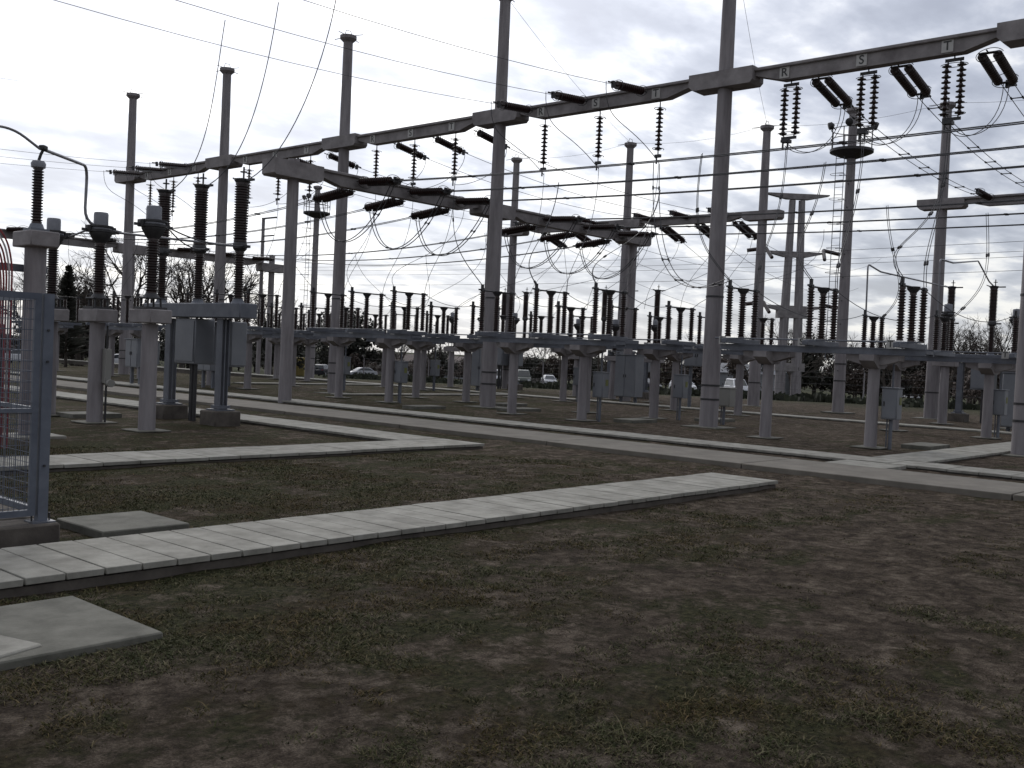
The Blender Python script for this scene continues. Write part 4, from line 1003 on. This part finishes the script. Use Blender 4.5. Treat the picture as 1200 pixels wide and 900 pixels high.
# ------------------------------------------------------------------ cars
def make_car(kind, paint):
    hatch = kind != 'sedan'; root = thing('parked_' + ('car' if kind != 'van' else 'van'))
    if kind == 'sedan': L, W, H_ = 4.4, 1.72, 1.44; low = [(-2.2, .35), (-2.2, .72), (-2.1, .92), (-1.4, .98), (.75, .95), (1.9, .82), (2.18, .62), (2.2, .35)]; gh = [(-1.75, .95), (-1.1, 1.40), (.05, 1.44), (.45, 1.36), (1.15, .93)]
    elif kind == 'hatch': L, W, H_ = 3.9, 1.7, 1.5; low = [(-1.95, .35), (-1.98, .75), (-1.85, .98), (.8, .98), (1.7, .82), (1.93, .62), (1.95, .35)]; gh = [(-1.88, .96), (-1.55, 1.42), (-.2, 1.5), (.35, 1.43), (1.15, .95)]
    else: L, W, H_ = 4.6, 1.8, 1.9; low = [(-2.3, .4), (-2.32, .9), (-2.25, 1.05), (1.2, 1.05), (2.1, .95), (2.3, .7), (2.3, .4)]; gh = [(-2.24, 1.03), (-2.15, 1.8), (-1.9, 1.88), (.5, 1.85), (1.4, 1.03)]
    def loft(out_, hw0, hw1, z0, z1, sc=1.0, nm='', mat='', par=None, ins=0):
        zs = [p[1] for p in out_]; n = len(out_); vs = []; fs = []
        for s in (-1, 1):
            for (x, z) in out_:
                t = (z - z0) / (z1 - z0) if z1 > z0 else 0; vs.append((x, s * (hw0 + (hw1 - hw0) * t), z))
        fs = [tuple(range(n)), tuple(range(n, 2 * n))] + [(i, (i + 1) % n, n + (i + 1) % n, n + i) for i in range(n)]
        mb = MB().add(vs, fs); o = mb.build(nm, mat, par)
        b = o.modifiers.new('bevel', 'BEVEL'); b.width = .05; b.segments = 2; b.limit_method = 'ANGLE'; b.angle_limit = R(25)
        return o
    body = loft(low, W / 2, W / 2 - .03, .35, 1.0, nm='body', mat=paint, par=root)
    cab = loft(gh, W / 2 - .06, W / 2 - .26, gh[0][1], H_, nm='roof', mat=paint, par=root)
    # side glass follows the slanted cabin side
    cxm = sum(p[0] for p in gh) / len(gh); top = max(p[1] for p in gh); zb = gh[0][1]
    gp = [(cxm + (x - cxm) * .86, zb + .06 + (z - zb) * .80) for x, z in gh]
    hwf = lambda z: (W / 2 - .06) + (-.20) * (z - zb) / (H_ - zb) + .006
    for s in (-1, 1):
        n = len(gp); vs = [(x, s * hwf(z), z) for x, z in gp] + [(x, s * (hwf(z) - .02), z) for x, z in gp]
        MB().add(vs, [tuple(range(n)), tuple(range(n, 2 * n))] + [(i, (i + 1) % n, n + (i + 1) % n, n + i) for i in range(n)]).build('side_window', 'glass', root)
    for (a, b, nm) in ((gh[-1], gh[-2], 'windscreen'), (gh[0], gh[1], 'rear_window')):
        o_ = .012 if nm == 'windscreen' else -.012; vs = []
        for t in (.12, .92):
            x = a[0] + (b[0] - a[0]) * t + o_; z = a[1] + (b[1] - a[1]) * t + .012
            for s in (-1, 1): vs.append((x, s * (hwf(z) - .09), z))
        vs2 = [(x - o_ * 1.5, y_, z - .02) for x, y_, z in vs]
        MB().add(vs + vs2, [(0, 1, 3, 2), (4, 6, 7, 5), (0, 4, 5, 1), (2, 3, 7, 6), (0, 2, 6, 4), (1, 5, 7, 3)]).build(nm, 'glass', root)
    for xw in (-L * .31, L * .32):
        for s in (-1, 1):
            t = MB().lathe([(.20, -.1), (.31, -.09), (.325, -.05), (.325, .05), (.31, .09), (.20, .1)], 18, (xw, s * (W / 2 - .09), .325), (0, s, 0)).build('tyre', 'tyre', root)
            MB().lathe([(.20, 0), (.19, .105), (.05, .11)], 14, (xw, s * (W / 2 - .09), .325), (0, s, 0)).build('rim', 'silver', t)
            MB().lathe([(.37, 0), (.37, .012)], 16, (xw, s * (W / 2 - .004), .34), (0, s, 0)).build('wheel_arch', 'black', body)
    for s in (-1, 1):
        MB().box((L / 2 - .06, s * (W / 2 - .26), .70), (.16, .34, .15), 0, .02).build('headlight', 'lamp', root)
        MB().box((.55, s * (W / 2 + .06), zb + .05), (.12, .16, .11), 0, .02).build('mirror', paint, root)
        MB().box((-L / 2 + .03, s * (W / 2 - .2), .80), (.08, .24, .16)).build('tail_light', 'red', root)
    MB().box((L / 2 + .0, 0, .50), (.04, 1.0, .20)).build('grille', 'black', root)
    MB().box((L / 2 - .02, 0, .32), (.10, W - .15, .1)).box((-L / 2 + .02, 0, .32), (.1, W - .15, .1)).build('bumper', 'black', root)
    return root
cars = [('sedan', 'white', 138, 110, 2.75, 'white sedan parked beyond the fence corner, left of the middle column'), ('sedan', 'white', 22, 112, 2.3, 'white car glimpsed through the mesh fence'),
        ('hatch', 'white', 154, 116, 2.75, 'white car half hidden behind the left gantry post'), ('hatch', 'black', 377, 130, .6, 'dark car with bright bonnet left of the third tall post'),
        ('sedan', 'silver', 423, 150, 2.9, 'silver sedan seen whole right of the third tall post'), ('hatch', 'white', 471, 165, .4, 'white car far behind the left centre columns'),
        ('van', 'white', 583, 140, -2.1, 'white van partly hidden right behind the crossed post'), ('van', 'olive', 613, 126, -2.4, 'olive off-road car facing the viewer between columns'),
        ('hatch', 'silver', 643, 140, -2.3, 'silver car between the centre columns'), ('hatch', 'black', 755, 122, -1.6, 'dark car behind the centre right cabinet'),
        ('hatch', 'white', 800, 100, -2.3, 'white hatchback facing the viewer left of the thickest post'), ('van', 'white', 864, 122, -2.3, 'white van behind the beige box, right of the thickest post'), ('sedan', 'white', 1067, 190, .8, 'tiny white car far across the field at right')]
proto = {}
for (kind, pt, px, d, rz, l) in cars:
    x, y = ray_at(px, d); c = (x, y, terrain(x, y)); key = (kind, pt)
    if key not in proto:
        o = make_car(kind, pt); proto[key] = o; o.location = c; o.rotation_euler = (0, 0, rz)
    else: o = clone(proto[key], c, rz)
    tag(o, l, 'van' if kind == 'van' and pt == 'white' else 'car', 'cars parked beyond the yard')
